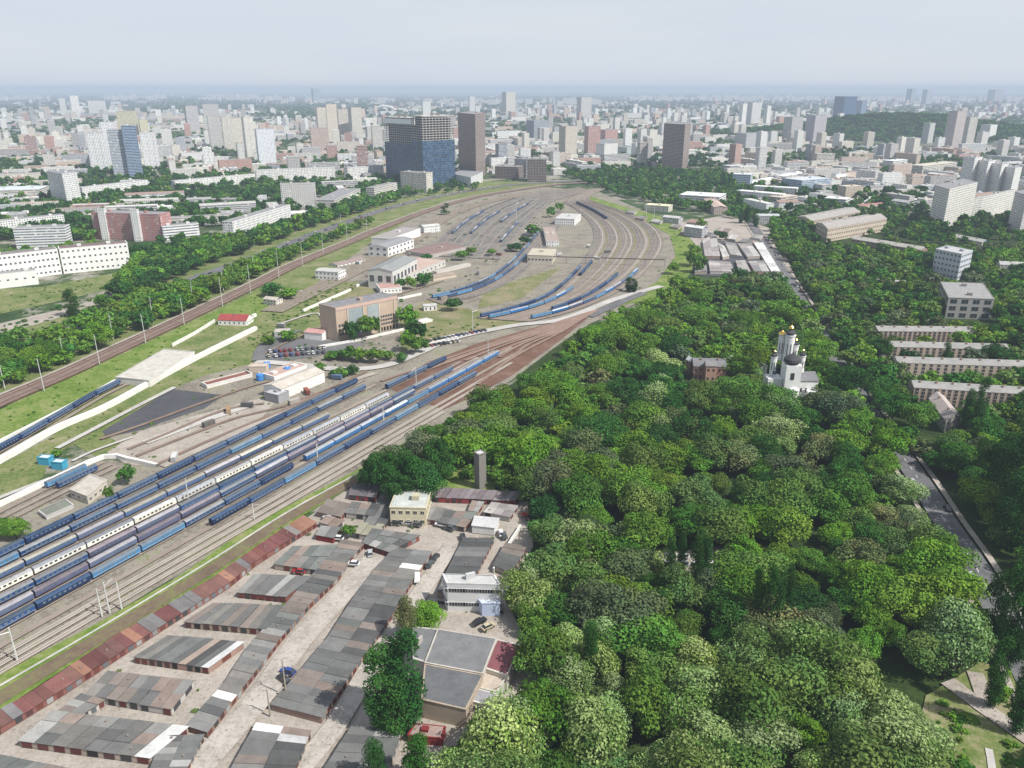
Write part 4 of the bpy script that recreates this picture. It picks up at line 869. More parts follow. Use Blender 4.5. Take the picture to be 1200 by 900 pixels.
# industrial halls on the right
IH = [((857, 222), (878, 223), 30, 205, 'tall pale blue hall by the poplars', (.5, .58, .66), (.6, .6, .6)), ((880, 221), (940, 207), 22, 202, 'white hall with a long curving roof', WH, (.68, .68, .66)),
      ((862, 234), (913, 239), 20, 228, 'long white low hall, nearer of the two', WH, (.66, .66, .64)), ((882, 228), (932, 231), 20, 221, 'long white low hall, farther of the two', WH, (.66, .66, .64)),
      ((914, 241), (934, 238), 25, 229, 'beige two-storey house right of the white halls', BG, (.5, .45, .4)), ((938, 227), (972, 224), 45, 209, 'blue grey windowless hall', (.4, .48, .58), (.5, .52, .55)),
      ((973, 222), (1030, 208), 60, 207, 'hall with a broad slanting white roof', WH, (.66, .66, .63)), ((990, 233), (1010, 232), 22, 218, 'beige cube house below the slanting roof', BG, (.5, .46, .4)),
      ((965, 241), (990, 243), 30, 234, 'white gabled shed in the trees', WH, (.66, .66, .66)), ((1000, 240), (1045, 235), 30, 232, 'low hall with a white roof behind the old houses', WH, (.6, .6, .6)),
      ((1012, 246), (1046, 243), 20, 239, 'low hall with a brick red roof', CR, (.34, .17, .14)), ((795, 240), (842, 243), 50, 231, 'white hall with an irregular star shaped roof', WH, (.66, .66, .66)),
      ((755, 247), (783, 249), 22, 242, 'low hall with a pale yellow roof by the tracks', CR, (.66, .62, .42)), ((776, 261), (795, 263), 14, 256, 'small grey shed by the tracks', GY, (.45, .44, .44)),
      ((801, 277), (822, 280), 14, 268, 'pale rounded market hall', GY, (.55, .55, .55)), ((836, 240), (852, 252), 20, 243, 'pinkish shed under the poplars', (.5, .4, .35), (.45, .35, .3)),
      ((885, 262), (913, 262), 16, 253, 'grey two-storey shed in front of the market', GY, (.4, .42, .42)), ((855, 202), (890, 200), 30, 193, 'grey low hall behind the poplars', GY, (.5, .5, .5)),
      ((922, 200), (945, 200), 30, 190, 'white house with a dark red roof band', WH, (.34, .2, .18)), ((1180, 205), (1230, 205), 40, 196, 'long pale hall at the right edge', CR, (.5, .5, .5)),
      ((1080, 205), (1120, 200), 30, 190, 'long beige hall behind the four towers', CR, (.5, .47, .4)), ((1045, 200), (1062, 198), 25, 187, 'small bright white hall', WH, (.7, .7, .7))]
for a, b, d, tp, lab, wc, rc in IH: fb('industrial_hall', lab, 'building', a, b, d, tp, wall='ribbon' if d > 22 else 'flats', wc=wc, rc=rc, hatch=1, roof='flat' if d > 24 or 'low' in lab else 2)

# ---------------------------------------------------------------- railway buildings
t = cb('depot_building', 'large beige depot building with a dark flat roof and a row of dark doors', 'building', (377, 395), (396, 400), (467, 384), 361, wall='paint', wc=(.45, .35, .27), rc=(.2, .2, .21), hatch=1, floors=1)
o = t.location; p0, p1 = g(396, 400).to_2d(), g(467, 384).to_2d(); hh = ftop((396, 400), 361); d = p1 - p0; nr = Vector((d.y, -d.x)).normalized(); rz = math.atan2(d.y, d.x)
def wallpiece(name, s0, s1, z0, z1, c, mt='glass', off=.12):
    q = MB(); m_ = p0.lerp(p1, (s0 + s1) / 2) + nr * off; q.box((m_.x, m_.y, (z0 + z1) / 2), (d.length * (s1 - s0), .2, z1 - z0), c, rz=rz); q.build(name, M[mt], t, tuple(o))
wallpiece('cornice', 0, 1, hh - 2.2, hh - .1, (.52, .38, .33), 'paint', .2)
wallpiece('glazed_bay', .18, .42, 1.5, hh - 3, (.3, .34, .36)); wallpiece('glazed_bay', .5, .68, 4, hh - 3, (.33, .37, .38))
for i in range(4): wallpiece('pilaster', .17 + i * .255, .19 + i * .255, 0, hh - 2.4, (.5, .42, .34), 'paint', .35)
for i in range(6): wallpiece('vehicle_door', .70 + i * .05, .73 + i * .05, .2, 3.4, (.02, .02, .02), 'paint', .2)
for j in range(3):
    for i in range(7): wallpiece('window', .7 + i * .042, .73 + i * .042, 5.2 + j * 3, 6.8 + j * 3, (.06, .07, .08))
for j in range(3):
    for i in range(3): wallpiece('window', .03 + i * .045, .06 + i * .045, 4 + j * 3.4, 6 + j * 3.4, (.06, .07, .08))
fb('railway_office', 'white two-storey building with dark windows near the main line', 'building', (370, 327), (397, 329), 16, 319, wins=(2, 6, 1.8, 1.4), wc=WH, rc=(.42, .42, .4), roof=1.2, hatch=0)
fb('railway_office', 'long white gabled house with a brown roof behind the two-storey one', 'building', (396, 313), (428, 306), 15, 304, wins=(1, 7, 1.3, 1.5), wc=WH, rc=(.26, .2, .19), roof=2, hatch=1)
fb('railway_office', 'white cube building with four dark windows and a long grey roof', 'building', (432, 300), (455, 302), 60, 290, wins=(2, 3, 3.2, 2.4), wc=WH, rc=(.25, .25, .26), roof=2, hatch=1)
fb('workshop_hall', 'long white walled hall with flat roof right of the cube building', 'building', (458, 290), (493, 277), 26, 280, at=0, wall='paint', wc=WH, rc=(.3, .28, .27), hatch=1)
fb('workshop_hall', 'pale workshop with a dark grey curved roof and tall gates', 'building', (432, 337), (461, 339), 62, 318, wins=(1, 3, 4.5, 6), wc=(.55, .54, .52), rc=(.24, .25, .25), roof=2.5, hatch=1)
fb('workshop_hall', 'low workshop with a pale red roof attached to the curved one', 'building', (446, 345), (471, 343), 22, 337, wins=(1, 6, 1.2, 1.4), wc=WH, rc=(.4, .25, .22), hatch=0)
fb('workshop_hall', 'workshop with a faded pink roof', 'building', (478, 330), (522, 312), 46, 305, wins=(1, 9, 2, 1.8), wc=(.5, .49, .46), rc=(.44, .33, .28), hatch=1)
fb('workshop_hall', 'hall with a dark brown flat roof behind the pink roofed one', 'building', (505, 303), (548, 293), 40, 289, wall='paint', wc=(.4, .37, .34), rc=(.22, .15, .14), hatch=1)
fb('railway_office', 'small white house at the edge of the station throat', 'building', (497, 274), (516, 272), 16, 264, wall='flats', wc=WH, rc=(.5, .5, .48), roof=1.5, hatch=0)
fb('storage_shed', 'tan shed right of the pink roofed workshop', 'building', (508, 330), (535, 325), 14, 321, wall='paint', wc=BG, rc=(.3, .25, .2), roof=1, hatch=0)
fb('storage_shed', 'long pale retaining shed under the trees of the upper yard', 'building', (512, 322), (552, 312), 6, 309, wall='paint', wc=(.5, .46, .42), rc=(.42, .4, .36), hatch=0)
fb('platform_building', 'cream platform building in the middle of the upper yard', 'building', (618, 309), (647, 310), 40, 300, wins=(1, 7, 2.2, 1.8), wc=(.5, .46, .38), rc=(.44, .4, .32), hatch=1)
fb('platform_building', 'long narrow building with a brownish roof and white edges behind the cream one', 'building', (640, 289), (655, 289), 105, 283, wall='flats', wc=WH, rc=(.33, .26, .23), hatch=2)
fb('platform_building', 'white flat roofed block at the far end of the upper platform', 'building', (650, 264), (673, 265), 50, 257, wall='flats', wc=WH, rc=(.45, .44, .43), hatch=1)
fb('domed_tent', 'small white domed shelter beside the upper platform', 'building', (616, 276), (628, 276), 12, 271, wall='paint', wc=WH, rc=(.7, .7, .7), roof=2, hatch=0)
fb('storage_shed', 'white hut by the curved tracks below the blue trains', 'building', (497, 365), (512, 364), 8, 358, wall='flats', wc=WH, rc=(.4, .4, .4), roof=1, hatch=0)
fb('storage_shed', 'flat pale hut on the grass in front of the white hut', 'building', (494, 380), (507, 377), 8, 375, wall='paint', wc=WH, rc=(.6, .58, .55), hatch=0)
fb('storage_shed', 'reddish roofed white hut left of the depot', 'building', (357, 398), (378, 400), 12, 391, wall='paint', wc=WH, rc=(.42, .24, .22), roof=1.2, hatch=0)
fb('storage_shed', 'low grey hut at the edge of the car park', 'building', (322, 396), (340, 395), 10, 389, wall='paint', wc=GY, rc=(.42, .38, .35), hatch=0)
fb('cottage', 'small cream cottage under the trees beside the main line', 'building', (309, 357), (324, 359), 9, 352, wall='flats', wc=CR, rc=(.42, .38, .33), roof=1.5, hatch=0)
cb('pump_house', 'white walled pump house with a pale gabled roof beside the blue tanks', 'building', (310, 464), (331, 469), (381, 448), 456, wall='paint', wc=(.68, .67, .64), rc=(.46, .42, .37), roof=2, hatch=0)
fb('pump_annexe', 'dark grey annexe at the left end of the pump house', 'building', (311, 470), (327, 474), 9, 460, at=0, wall='paint', wc=(.3, .3, .31), rc=(.4, .4, .42), hatch=1)
for i, (u, v) in enumerate(((313, 432), (337, 438), (305, 446))):
    p = g(u, v); t = empty('storage_tank', (p.x, p.y, .6)); tag(t, 'blue tank, ' + ['farthest', 'middle', 'nearest'][i] + ' of the three by the pump house', 'tank')
    q = MB(); q.lathe((0, 0, 0), [(2.4, 0), (2.4, 3.6), (2.0, 4.1), (0.01, 4.3)], 14, (.05, .2, .5)); link('shell', q.mesh('shell', M['paint']), t); q = MB(); q.tube((0, 0, 4.2), (0, 0, 5), .5, .5, 8, (.6, .6, .6)); link('cap', q.mesh('cap', M['paint']), t)
fb('storage_shed', 'pale beige shed behind the blue tanks', 'building', (292, 437), (312, 437), 7, 430, wall='paint', wc=BG, rc=(.48, .4, .34), hatch=0)
fb('service_building', 'long service building with pink and white low roofs beside the tanks', 'building', (322, 448), (360, 434), 12, 442, at=0, wall='paint', wc=WH, rc=(.42, .3, .26), hatch=2)
fb('loading_ramp', 'white walled loading ramp with rusty scrap left of the tanks', 'building', (243, 456), (296, 442), 8, 453, at=0, wall='paint', wc=(.6, .58, .55), rc=(.2, .09, .07), hatch=0, parapet=1.2)
fb('station_house', 'small station house with a dark red tiled roof on the grass slope', 'building', (256, 381), (289, 382), 14, 376, wins=(1, 6, 1.2, 1.4), wc=WH, rc=(.28, .06, .06), roof=3.5, hatch=1)
cb('wash_shed', 'long pale train washing shed between white walls', 'building', (137, 450), (176, 454), (229, 420), 446, wall='paint', wc=(.6, .58, .54), rc=(.46, .44, .4), hatch=0)
cb('storage_shed', 'pale flat roofed shed below the blue coaches', 'building', (84, 584), (104, 592), (127, 573), 582, wins=(1, 3, 1.6, 1), wc=(.5, .46, .4), rc=(.42, .39, .35), hatch=0)
cb('storage_shed', 'dark roofed open shed beside the back train', 'building', (46, 603), (55, 610), (87, 596), 606, wall='paint', wc=(.45, .44, .43), rc=(.17, .18, .15), hatch=0)
for i, (u, v) in enumerate(((52, 545), (68, 550))):
    fb('kiosk', ['turquoise blue kiosk at the end of the path', 'smaller turquoise kiosk right of the other one'][i], 'kiosk', (u - 7, v), (u + 6, v + 1), 4, v - 7, wall='paint', wc=(.05, .3, .45), rc=(.5, .55, .55), hatch=0)
# the colony's larger buildings
fb('cream_office', 'cream two-storey office with a pale roof and dark upper windows', 'building', (458, 616), (500, 617), 16, 596, wins=(2, 5, 1.5, 1.3), wc=(.55, .5, .36), rc=(.42, .44, .42), hatch=1)
t = cb('white_framed_office', 'white two-storey office with dark steel framing beside the dark garage row', 'building', (520, 705), (525, 716), (586, 718), 684, wins=(2, 6, 2.6, 1.3), wc=(.6, .6, .6), rc=(.42, .42, .41), hatch=1)
cb('blue_white_kiosk', 'pale blue container office right of the white framed one', 'building', (560, 716), (565, 722), (586, 722), 708, wall='paint', wc=(.45, .52, .68), rc=(.5, .54, .6), hatch=0)
def flat_top(name, label, quad, h, wc, rc, wall='paint', roof='flat', hatch=1, cat='building', wins=None):
    R4 = [g(*p, h).to_2d() for p in quad]; return building(name, label, cat, R4, h, wall=wall, wc=wc, rc=rc, roof=roof, hatch=hatch, floors=2, wins=wins, parapet=.32)
flat_top('factory_hall', 'large grey roofed factory hall, lower half with a tan brick end wall', [(494, 820), (546, 832), (566, 792), (498, 779)], 7, (.38, .31, .24), (.12, .124, .13), hatch=0)
flat_top('factory_hall', 'large grey roofed factory hall, upper half in lighter grey', [(498, 777), (566, 790), (582, 749), (513, 738)], 7.3, (.45, .42, .38), (.165, .168, .17), hatch=0)
flat_top('factory_hall', 'narrow grey hall behind the left poplar of the factory', [(484, 772), (497, 776), (512, 738), (484, 735)], 6.6, (.45, .42, .38), (.15, .155, .16))
flat_top('workshop', 'workshop with a maroon sheet roof attached to the factory', [(567, 783), (594, 792), (611, 757), (583, 750)], 6, (.55, .52, .46), (.19, .075, .085), hatch=0)
flat_top('workshop_annexe', 'pale lean-to annexes along the right side of the factory', [(560, 806), (583, 812), (592, 795), (568, 788)], 4.2, (.5, .48, .44), (.42, .36, .3), hatch=0)
flat_top('workshop_annexe', 'white walled annexe with dark panes at the factory corner', [(553, 822), (576, 828), (583, 814), (560, 808)], 4.6, (.58, .56, .5), (.25, .25, .27), hatch=0, wins=(1, 3, 1.6, 1.6))
flat_top('brick_annexe', 'low red brick annexe in front of the factory', [(478, 862), (518, 866), (522, 852), (486, 848)], 2.8, (.22, .03, .03), (.3, .22, .2), hatch=1)
flat_top('grey_shed', 'small grey roofed shed at the end of the factory lane', [(560, 857), (586, 858), (590, 845), (565, 843)], 3.2, (.6, .58, .55), (.22, .23, .27), hatch=0)
flat_top('concrete_pit', 'red fenced yard corner beside the small shed', [(592, 835), (608, 838), (612, 826), (598, 823)], 1.8, (.2, .06, .05), (.2, .19, .18), hatch=0)
t = cb('water_tower', 'square grey concrete tower at the edge of the wood', 'tower', (556, 572), (562, 576), (570, 573), 534, wall='paint', wc=(.19, .18, .165), rc=(.45, .45, .43), hatch=0)
# the red brick manor
cb('manor_wing', 'red brick manor house in the wood, left gatehouse tower', 'building', (803, 438), (808, 441), (813, 439), 424, wall='brick', wc=(.34, .2, .16), rc=(.5, .5, .5), roof=2, hatch=0, foot=True)
cb('manor_wing', 'right corner tower of the red brick manor', 'building', (849, 438), (854, 441), (858, 438), 423, wall='brick', wc=(.34, .22, .18), rc=(.3, .3, .3), roof=2, hatch=0)
fb('manor_house', 'red brick manor house with a slate roof between its towers', 'building', (812, 446), (850, 447), 14, 430, wins=(2, 7, 1.4, 2), wc=(.36, .21, .17), rc=(.17, .17, .18), roof=3.5, hatch=2)
fb('manor_porch', 'gabled brick porch in front of the manor', 'building', (826, 449), (838, 449), 6, 429, wins=(2, 2, 1.2, 1.8), wc=(.38, .24, .18), rc=(.2, .19, .19), roof=2.5, hatch=0)
# the church
def church():
    p = g(925, 466); s = p.y / FPX / math.cos(PITCH); o = (p.x, p.y, 0); t = empty('church', o); tag(t, 'white walled church with dark domes and gilded cupolas in the wood', 'church')
    W_ = (.72, .72, .7); D_ = (.06, .06, .065); Gd = (.8, .55, .15)
    def P(name, mb_, m): return link(name, mb_.mesh(name, M[m]), t)
    def X(u): return (u - 925) * s
    def Z(v): return height_at(p, v)
    q = MB(); zn = Z(445); q.box((X(938), 6, zn / 2), (X(955) - X(921), 16, zn), W_)
    for zz in (zn * .5, zn - .3): q.box((X(938), 6, zz), (X(955) - X(921) + .5, 16.5, .4), (.6, .6, .59))
    P('nave', q, 'paint'); q = MB(); hw = (X(955) - X(921)) / 2 + .4; xc = X(938)
    for s_ in (-1, 1): q.face([(xc - hw, 6 + s_ * 8.5, zn + .1), (xc + hw, 6 + s_ * 8.5, zn + .1), (xc + hw, 6, zn + 3.4), (xc - hw, 6, zn + 3.4)], (.17, .17, .18))
    P('nave_roof', q, 'roof'); q = MB()
    for s_ in (-1, 1): q.face([(xc + s_ * (hw - .3), -2, zn), (xc + s_ * (hw - .3), 14, zn), (xc + s_ * (hw - .3), 6, zn + 3.2)], W_)
    P('gable', q, 'paint'); FOOT.append([(p.x - 18, p.y - 4), (p.x + 16, p.y - 4), (p.x + 16, p.y + 22), (p.x - 18, p.y + 22)])
    q = MB(); q.box((X(923), 0, Z(426) / 2), (X(932) - X(914), 9.5, Z(426)), W_); P('bell_tower', q, 'paint')
    q = MB(); q.box((X(948), -3, Z(455) / 2), (7, 6, Z(455)), W_); P('porch', q, 'paint')
    q = MB(); q.lathe((X(925), -4, 0), [(3.6, 0), (3.6, 7), (3.8, 7.2), (.05, 9.4)], 14, W_); P('apse', q, 'paint')
    def dome(u, y, v0, r, c, m, name='dome', hk=1.0):
        z = Z(v0); q = MB(); q.lathe((X(u), y, z), [(r * .85, 0), (r * 1.08, r * .35 * hk), (r * 1.0, r * .8 * hk), (r * .6, r * 1.25 * hk), (r * .2, r * 1.6 * hk), (.06, r * 2 * hk)], 16, c); P(name, q, m); return z + r * 2 * hk
    def drum(u, y, va, vb, r, name='drum'):
        q = MB(); q.lathe((X(u), y, 0), [(r, Z(va)), (r, Z(vb)), (r * 1.15, Z(vb) + .2), (r * 1.15, Z(vb) + .6), (0.01, Z(vb) + .7)], 16, W_); P(name, q, 'paint')
        for k in range(3):
            a = -2.3 + k * .75; w = MB(); w.box((0, 0, 0), (.4, .2, (Z(vb) - Z(va)) * .45), (.04, .045, .05)); x = link('window', w.mesh('window', M['glass']), t, (X(u) + (r + .05) * math.cos(a), y + (r + .05) * math.sin(a), (Z(va) + Z(vb)) / 2), a + math.pi / 2)
    def cross(u, y, z):
        q = MB(); q.box((X(u), y, z + 1.2), (.16, .16, 2.8), Gd); q.box((X(u), y, z + 1.7), (1.2, .16, .16), Gd); P('cross', q, 'gold')
    z = dome(923, 0, 425, 4.9, D_, 'roof', hk=.72); q = MB(); q.box((X(922), -4.85, Z(438)), (2.2, .2, 4.2), (.05, .055, .06)); P('belfry_opening', q, 'glass')
    drum(924, 10, 430, 399, 2.9); z = dome(924, 10, 397, 2.9, D_, 'roof', 'cupola', .6); z = dome(924, 10, 391, 1.5, Gd, 'gold', 'cupola'); cross(924, 10, z)
    drum(917, 14, 430, 401, 2.0); z = dome(917, 14, 400, 2.3, Gd, 'gold', 'cupola', .6); cross(917, 14, z)
    for u, y, va, vb, c in ((904, 4, 440, 421, D_), (937, 4, 438, 420, D_), (933, 12, 430, 412, D_)):
        drum(u, y, va, vb, 1.9); z = dome(u, y, vb - 1, 2.0, c, 'roof', 'cupola', .7); z = dome(u, y, vb - 6, .8, Gd, 'gold', 'cupola'); cross(u, y, z)
    q = MB(); q.box((X(905), 3, Z(443) / 2), (X(913) - X(896), 9, Z(443)), W_); P('side_chapel', q, 'paint')
    for u, v in ((935, 455), (941, 455), (947, 456), (918, 455), (928, 454)):
        q = MB(); q.box((X(u), -3.2 if u < 930 else -3.05, Z(v)), (1.1, .3, 2.6), (.05, .055, .06)); P('window', q, 'glass')
    q = MB(); q.box((X(903), -1.2, Z(436)), (2.2, .2, 2.4), (.04, .05, .07)); P('window', q, 'glass')
church()
fb('parish_house', 'low parish house with a greenish roof right of the church', 'building', (960, 448), (985, 446), 12, 441, wall='paint', wc=(.5, .46, .4), rc=(.28, .26, .17), roof=2, hatch=0)
fb('parish_house', 'white walled house with a dark arch left of the church', 'building', (884, 440), (898, 441), 9, 429, wall='flats', wc=(.66, .66, .65), rc=(.2, .2, .22), roof=1.5, hatch=0)
fb('long_shed', 'long dark roofed shed behind the poplars in the park clearing', 'building', (828, 668), (888, 690), 8, 672, at=0, wall='paint', wc=(.3, .28, .25), rc=(.1, .1, .11), roof=1.2, hatch=0)

for i, (u, v, c) in enumerate(((360, 462, (.25, .08, .06)), (290, 478, (.1, .1, .1)), (245, 500, (.12, .11, .1)), (268, 484, (.3, .2, .12)), (395, 445, (.1, .15, .25)), (345, 474, (.35, .33, .3)), (205, 540, (.5, .5, .5)), (330, 384, (.3, .3, .3)), (520, 352, (.3, .25, .2)), (560, 322, (.15, .15, .18)), (585, 300, (.25, .12, .1)), (655, 300, (.5, .5, .5)), (690, 290, (.6, .6, .58)), (700, 305, (.6, .6, .58)), (712, 297, (.1, .1, .1)), (480, 300, (.2, .18, .16)), (420, 310, (.5, .5, .5)), (350, 345, (.4, .35, .3)))):
    p = g(u, v); t = empty('freight_container', (p.x, p.y, 1), .5 + i); tag(t, ['red', 'black', 'charcoal', 'brown', 'blue', 'grey', 'white', 'dull grey', 'tan', 'dark', 'rusty', 'pale', 'white', 'off white', 'black', 'dark brown', 'light grey', 'sandy'][i] + ' container standing on the ground ' + ('near the pump house' if i < 7 else 'by the car park' if i == 7 else 'in the upper yard'), 'container')
    q = MB(); q.box((0, 0, 1.3), (2.5, 7, 2.6), c)
    for k in range(9):
        for s_ in (-1, 1): q.box((s_ * 1.28, -3.2 + k * .8, 1.3), (.08, .35, 2.3), tuple(x * .8 for x in c))
    link('body', q.mesh('body', M['paint']), t); q = MB(); q.box((0, -3.55, 1.3), (2.2, .06, 2.3), tuple(x * .6 for x in c)); link('door', q.mesh('door', M['paint']), t)

t = empty('cable_gantry', g(710, 311)); tag(t, 'long thin dark gantry crossing the curved tracks of the upper yard', 'gantry'); o = tuple(g(710, 311)); a, b = g(641, 309), g(779, 313)
q = MB(); m_ = (a + b) / 2; q.box((m_.x, m_.y, 8), ((b - a).length, .8, .9), (.1, .09, .08), rz=math.atan2((b - a).y, (b - a).x)); q.build('beam', M['metal'], t, o)
for k in range(7):
    p = a.lerp(b, k / 6); q = MB(); q.tube((p.x, p.y, .8), (p.x, p.y, 7.6), .25, .25, 5, (.2, .19, .18)); q.build('post', M['metal'], t, o)

# ---------------------------------------------------------------- walls and fences
def wall_line(pts, h, label, name='concrete_wall', c=(.66, .65, .62), th=.5):
    ln = smooth(gl(*pts), 8) if len(pts) > 2 else [g(*p).to_2d() for p in pts]; mb = MB()
    L, Q = offset(ln, -th / 2), offset(ln, th / 2)
    for i in range(len(ln) - 1):
        a, b, d, e = L[i], L[i + 1], Q[i + 1], Q[i]
        mb.face([(*a, h), (*b, h), (*d, h), (*e, h)], c)
        for s, q in ((a, b), (d, e)): mb.face([(*s, 0.3), (*q, .3), (*q, h), (*s, h)], c)
    o = ln[0]; t = mb.build(name, M['concrete'], None, (o.x, o.y, 0)); tag(t, label, 'wall'); return t
wall_line([(-60, 572), (0, 543), (67, 505), (122, 481), (175, 452), (230, 422), (300, 387)], 3.2, 'long white wall on the yard side of the left train', th=3)
wall_line([(-60, 553), (0, 522), (62, 490), (100, 470), (137, 449)], 3, 'white wall on the grass side of the left train', th=1.5)
wall_line([(202, 407), (228, 393), (252, 378)], 3, 'short white wall running up to the red roofed station house')
wall_line([(284, 379), (300, 371)], 3, 'short white wall right of the red roofed station house', th=1.5)
wall_line([(-60, 622), (0, 594), (60, 566), (122, 538), (150, 541), (185, 549)], 2.6, 'white kinked wall behind the light blue coaches', th=1.6)
wall_line([(355, 366), (411, 341)], 2.4, 'bright white wall left of the depot roof', th=1.5)
wall_line([(417, 337), (433, 330)], 2.4, 'short white wall between the depot and the workshop', th=1.5)
wall_line([(466, 352), (494, 346)], 2.4, 'white wall between the workshop and the curved trains', th=1)
wall_line([(375, 408), (410, 402), (433, 397), (475, 387)], 2.2, 'cream wall in front of the depot', th=1)
wall_line([(500, 404), (540, 395), (570, 389)], 1.4, 'low grey wall above the rusty tracks')
wall_line([(610, 620), (597, 640), (578, 672)], 2.4, 'white wall at the right side of the garage colony')
for i, y in enumerate((688, 700)):
    wall_line([(513, 700 + i * 8), (590, 712 + i * 8)], 1.6, ['dark railing in front of the white framed office', 'second dark railing nearer the factory'][i], 'railing', (.04, .04, .05), .15)
# ---------------------------------------------------------------- the rest of the city
def dist_low(u, v): return u < 480 and v > 200
def city():
    zones = [  # polygon in reference pixels, weight, name used in labels
        ([(-30, 112), (480, 112), (480, 205), (430, 238), (330, 262), (190, 270), (-30, 300)], 'left of the glass towers'),
        ([(480, 112), (860, 112), (860, 190), (760, 196), (700, 205), (480, 205)], 'behind the railway station'),
        ([(860, 112), (1230, 112), (1230, 262), (1180, 240), (1080, 250), (1010, 240), (930, 245), (890, 250), (860, 235)], 'above the white halls on the right')]
    cols = [(.66, .65, .62), (.6, .58, .54), (.55, .5, .43), (.68, .65, .57), (.48, .46, .44), (.4, .385, .37), (.68, .68, .66), (.55, .44, .36), (.45, .28, .23), (.72, .72, .7), (.38, .39, .41)]
    names = ['white', 'pale', 'sand coloured', 'cream', 'grey', 'dark grey', 'white', 'peach coloured', 'brick red', 'bright white', 'blue grey']
    items = []; hill = [(985, 158), (1000, 146), (1040, 137), (1110, 138), (1200, 143), (1200, 160), (1050, 165), (980, 166)]
    tries = 0
    while tries < 11500:
        tries += 1
        v = 110 + 170 * random.random() ** 2.3 + random.random() * 2; u = random.uniform(-30, 1230)
        zi = next((i for i, z in enumerate(zones) if inside((u, v), z[0])), None)
        if zi is None or inside((u, v), hill): continue
        if any(a < u < b and c < v < d for a, b, c, d in ((198, 398, 211, 238), (95, 182, 221, 240), (60, 100, 240, 252), (100, 205, 202, 217), (10, 200, 264, 296), (255, 348, 258, 292), (325, 375, 240, 255), (440, 575, 205, 232), (290, 330, 188, 198), (244, 302, 175, 192), (990, 1200, 160, 174))): continue
        if dist_low(u, v) and random.random() < .45: continue
        p = g(u, v).to_2d(); dist = p.y
        if dist > 7000 and random.random() < (.8 if zi == 0 else .5): continue
        if math.sin(u * .035 + v * .2) + math.sin(u * .011 - v * .13 + 2) + random.uniform(-1, 1) > 1.0: continue
        if dist > 6000 and v < 118 and random.random() < (.6 if zi != 1 else .8): continue
        tower = random.random() < (0 if dist < 1700 else .06 if dist < 2500 else .16)
        if tower: L, D, h = random.uniform(18, 30), random.uniform(16, 22), random.uniform(34, 62)
        elif random.random() < .5: L, D, h = random.uniform(45, 95), random.uniform(12, 16), random.choice((14, 15, 15, 18, 27) if dist > 1500 else (12, 14, 15))
        else: L, D, h = random.uniform(18, 45), random.uniform(12, 24), random.uniform(6, 16)
        if dist > 4500: k = min(1.2, dist / 4500); L *= k; D *= k; h *= min(1.25, k) * .9
        rz = random.choice((.3, .22, .4, .5, 1.87, 1.95)) + random.uniform(-.08, .08)
        a = Vector((math.cos(rz), math.sin(rz))); b = Vector((-a.y, a.x))
        rad = max(L, D) * .5
        if any((p - q[0]).length < (rad + q[1]) * (.68 if dist < 3000 else .45) for q in items): continue
        if any(abs(f[0][0] - p.x) < 160 and abs(f[0][1] - p.y) < 160 and any((Vector(c) - p).length < rad + 9 for c in f) for f in FOOT): continue
        if any(min((p - q).length for q in ln[::4]) < rad + 12 for ln in (highway, mainline)): continue
        R4 = [p - a * L / 2 - b * D / 2, p + a * L / 2 - b * D / 2, p + a * L / 2 + b * D / 2, p - a * L / 2 + b * D / 2]
        if R4[0].y > R4[2].y + 1: R4 = R4[2:] + R4[:2]
        items.append((p, rad, R4, h, tower, zi, dist, L))
    items.sort(key=lambda q: -(q[7] * q[3]) / q[6] ** 2)
    return items, cols, names, zones
CITY, ccols, cnames, czones = city()
NIND = 170
rest = MB(); restr = MB()
for i, (p, rad, R4, h, tower, zi, dist, L) in enumerate(CITY):
    k = random.randrange(len(ccols)); kk = random.uniform(.95, 1.15); c = tuple(x * kk for x in ccols[k])
    rc = random.choice([(.3, .3, .3), (.22, .22, .23), (.4, .39, .37), (.5, .5, .48), (.28, .2, .17), (.33, .34, .34), (.56, .55, .53)])
    fl = max(2, round(h / 3))
    if i < NIND:
        kind = 'tower' if tower else ('long block' if L > 44 else 'house')
        dd = 'near part' if dist < 1500 else 'middle part' if dist < 2600 else 'far part'
        building('city_tower' if tower else 'city_block', f'{cnames[k]} {fl}-storey {kind} {czones[zi][1]}, {dd}', 'tower' if tower else 'building', R4, h, wall=random.choice(['panel', 'panel', 'flats', 'ribbon']), wc=c, rc=rc,
                 roof='flat' if h > 14 or random.random() < .5 else 2.5, hatch=1, group='city houses ' + czones[zi][1], foot=True)
    else:
        pts = [(q.x, q.y) for q in R4]; rest.walls(pts, -.5, h, c, 0, 3.4, fl); restr.face([(q.x, q.y, h) for q in R4], rc)
        if dist < 4000:
            m_ = (R4[0] + R4[2]) / 2; restr.box((m_.x, m_.y, h + 1.2), (4, 4, 2.4), c)
        FOOT.append(pts) if dist < 2500 else None
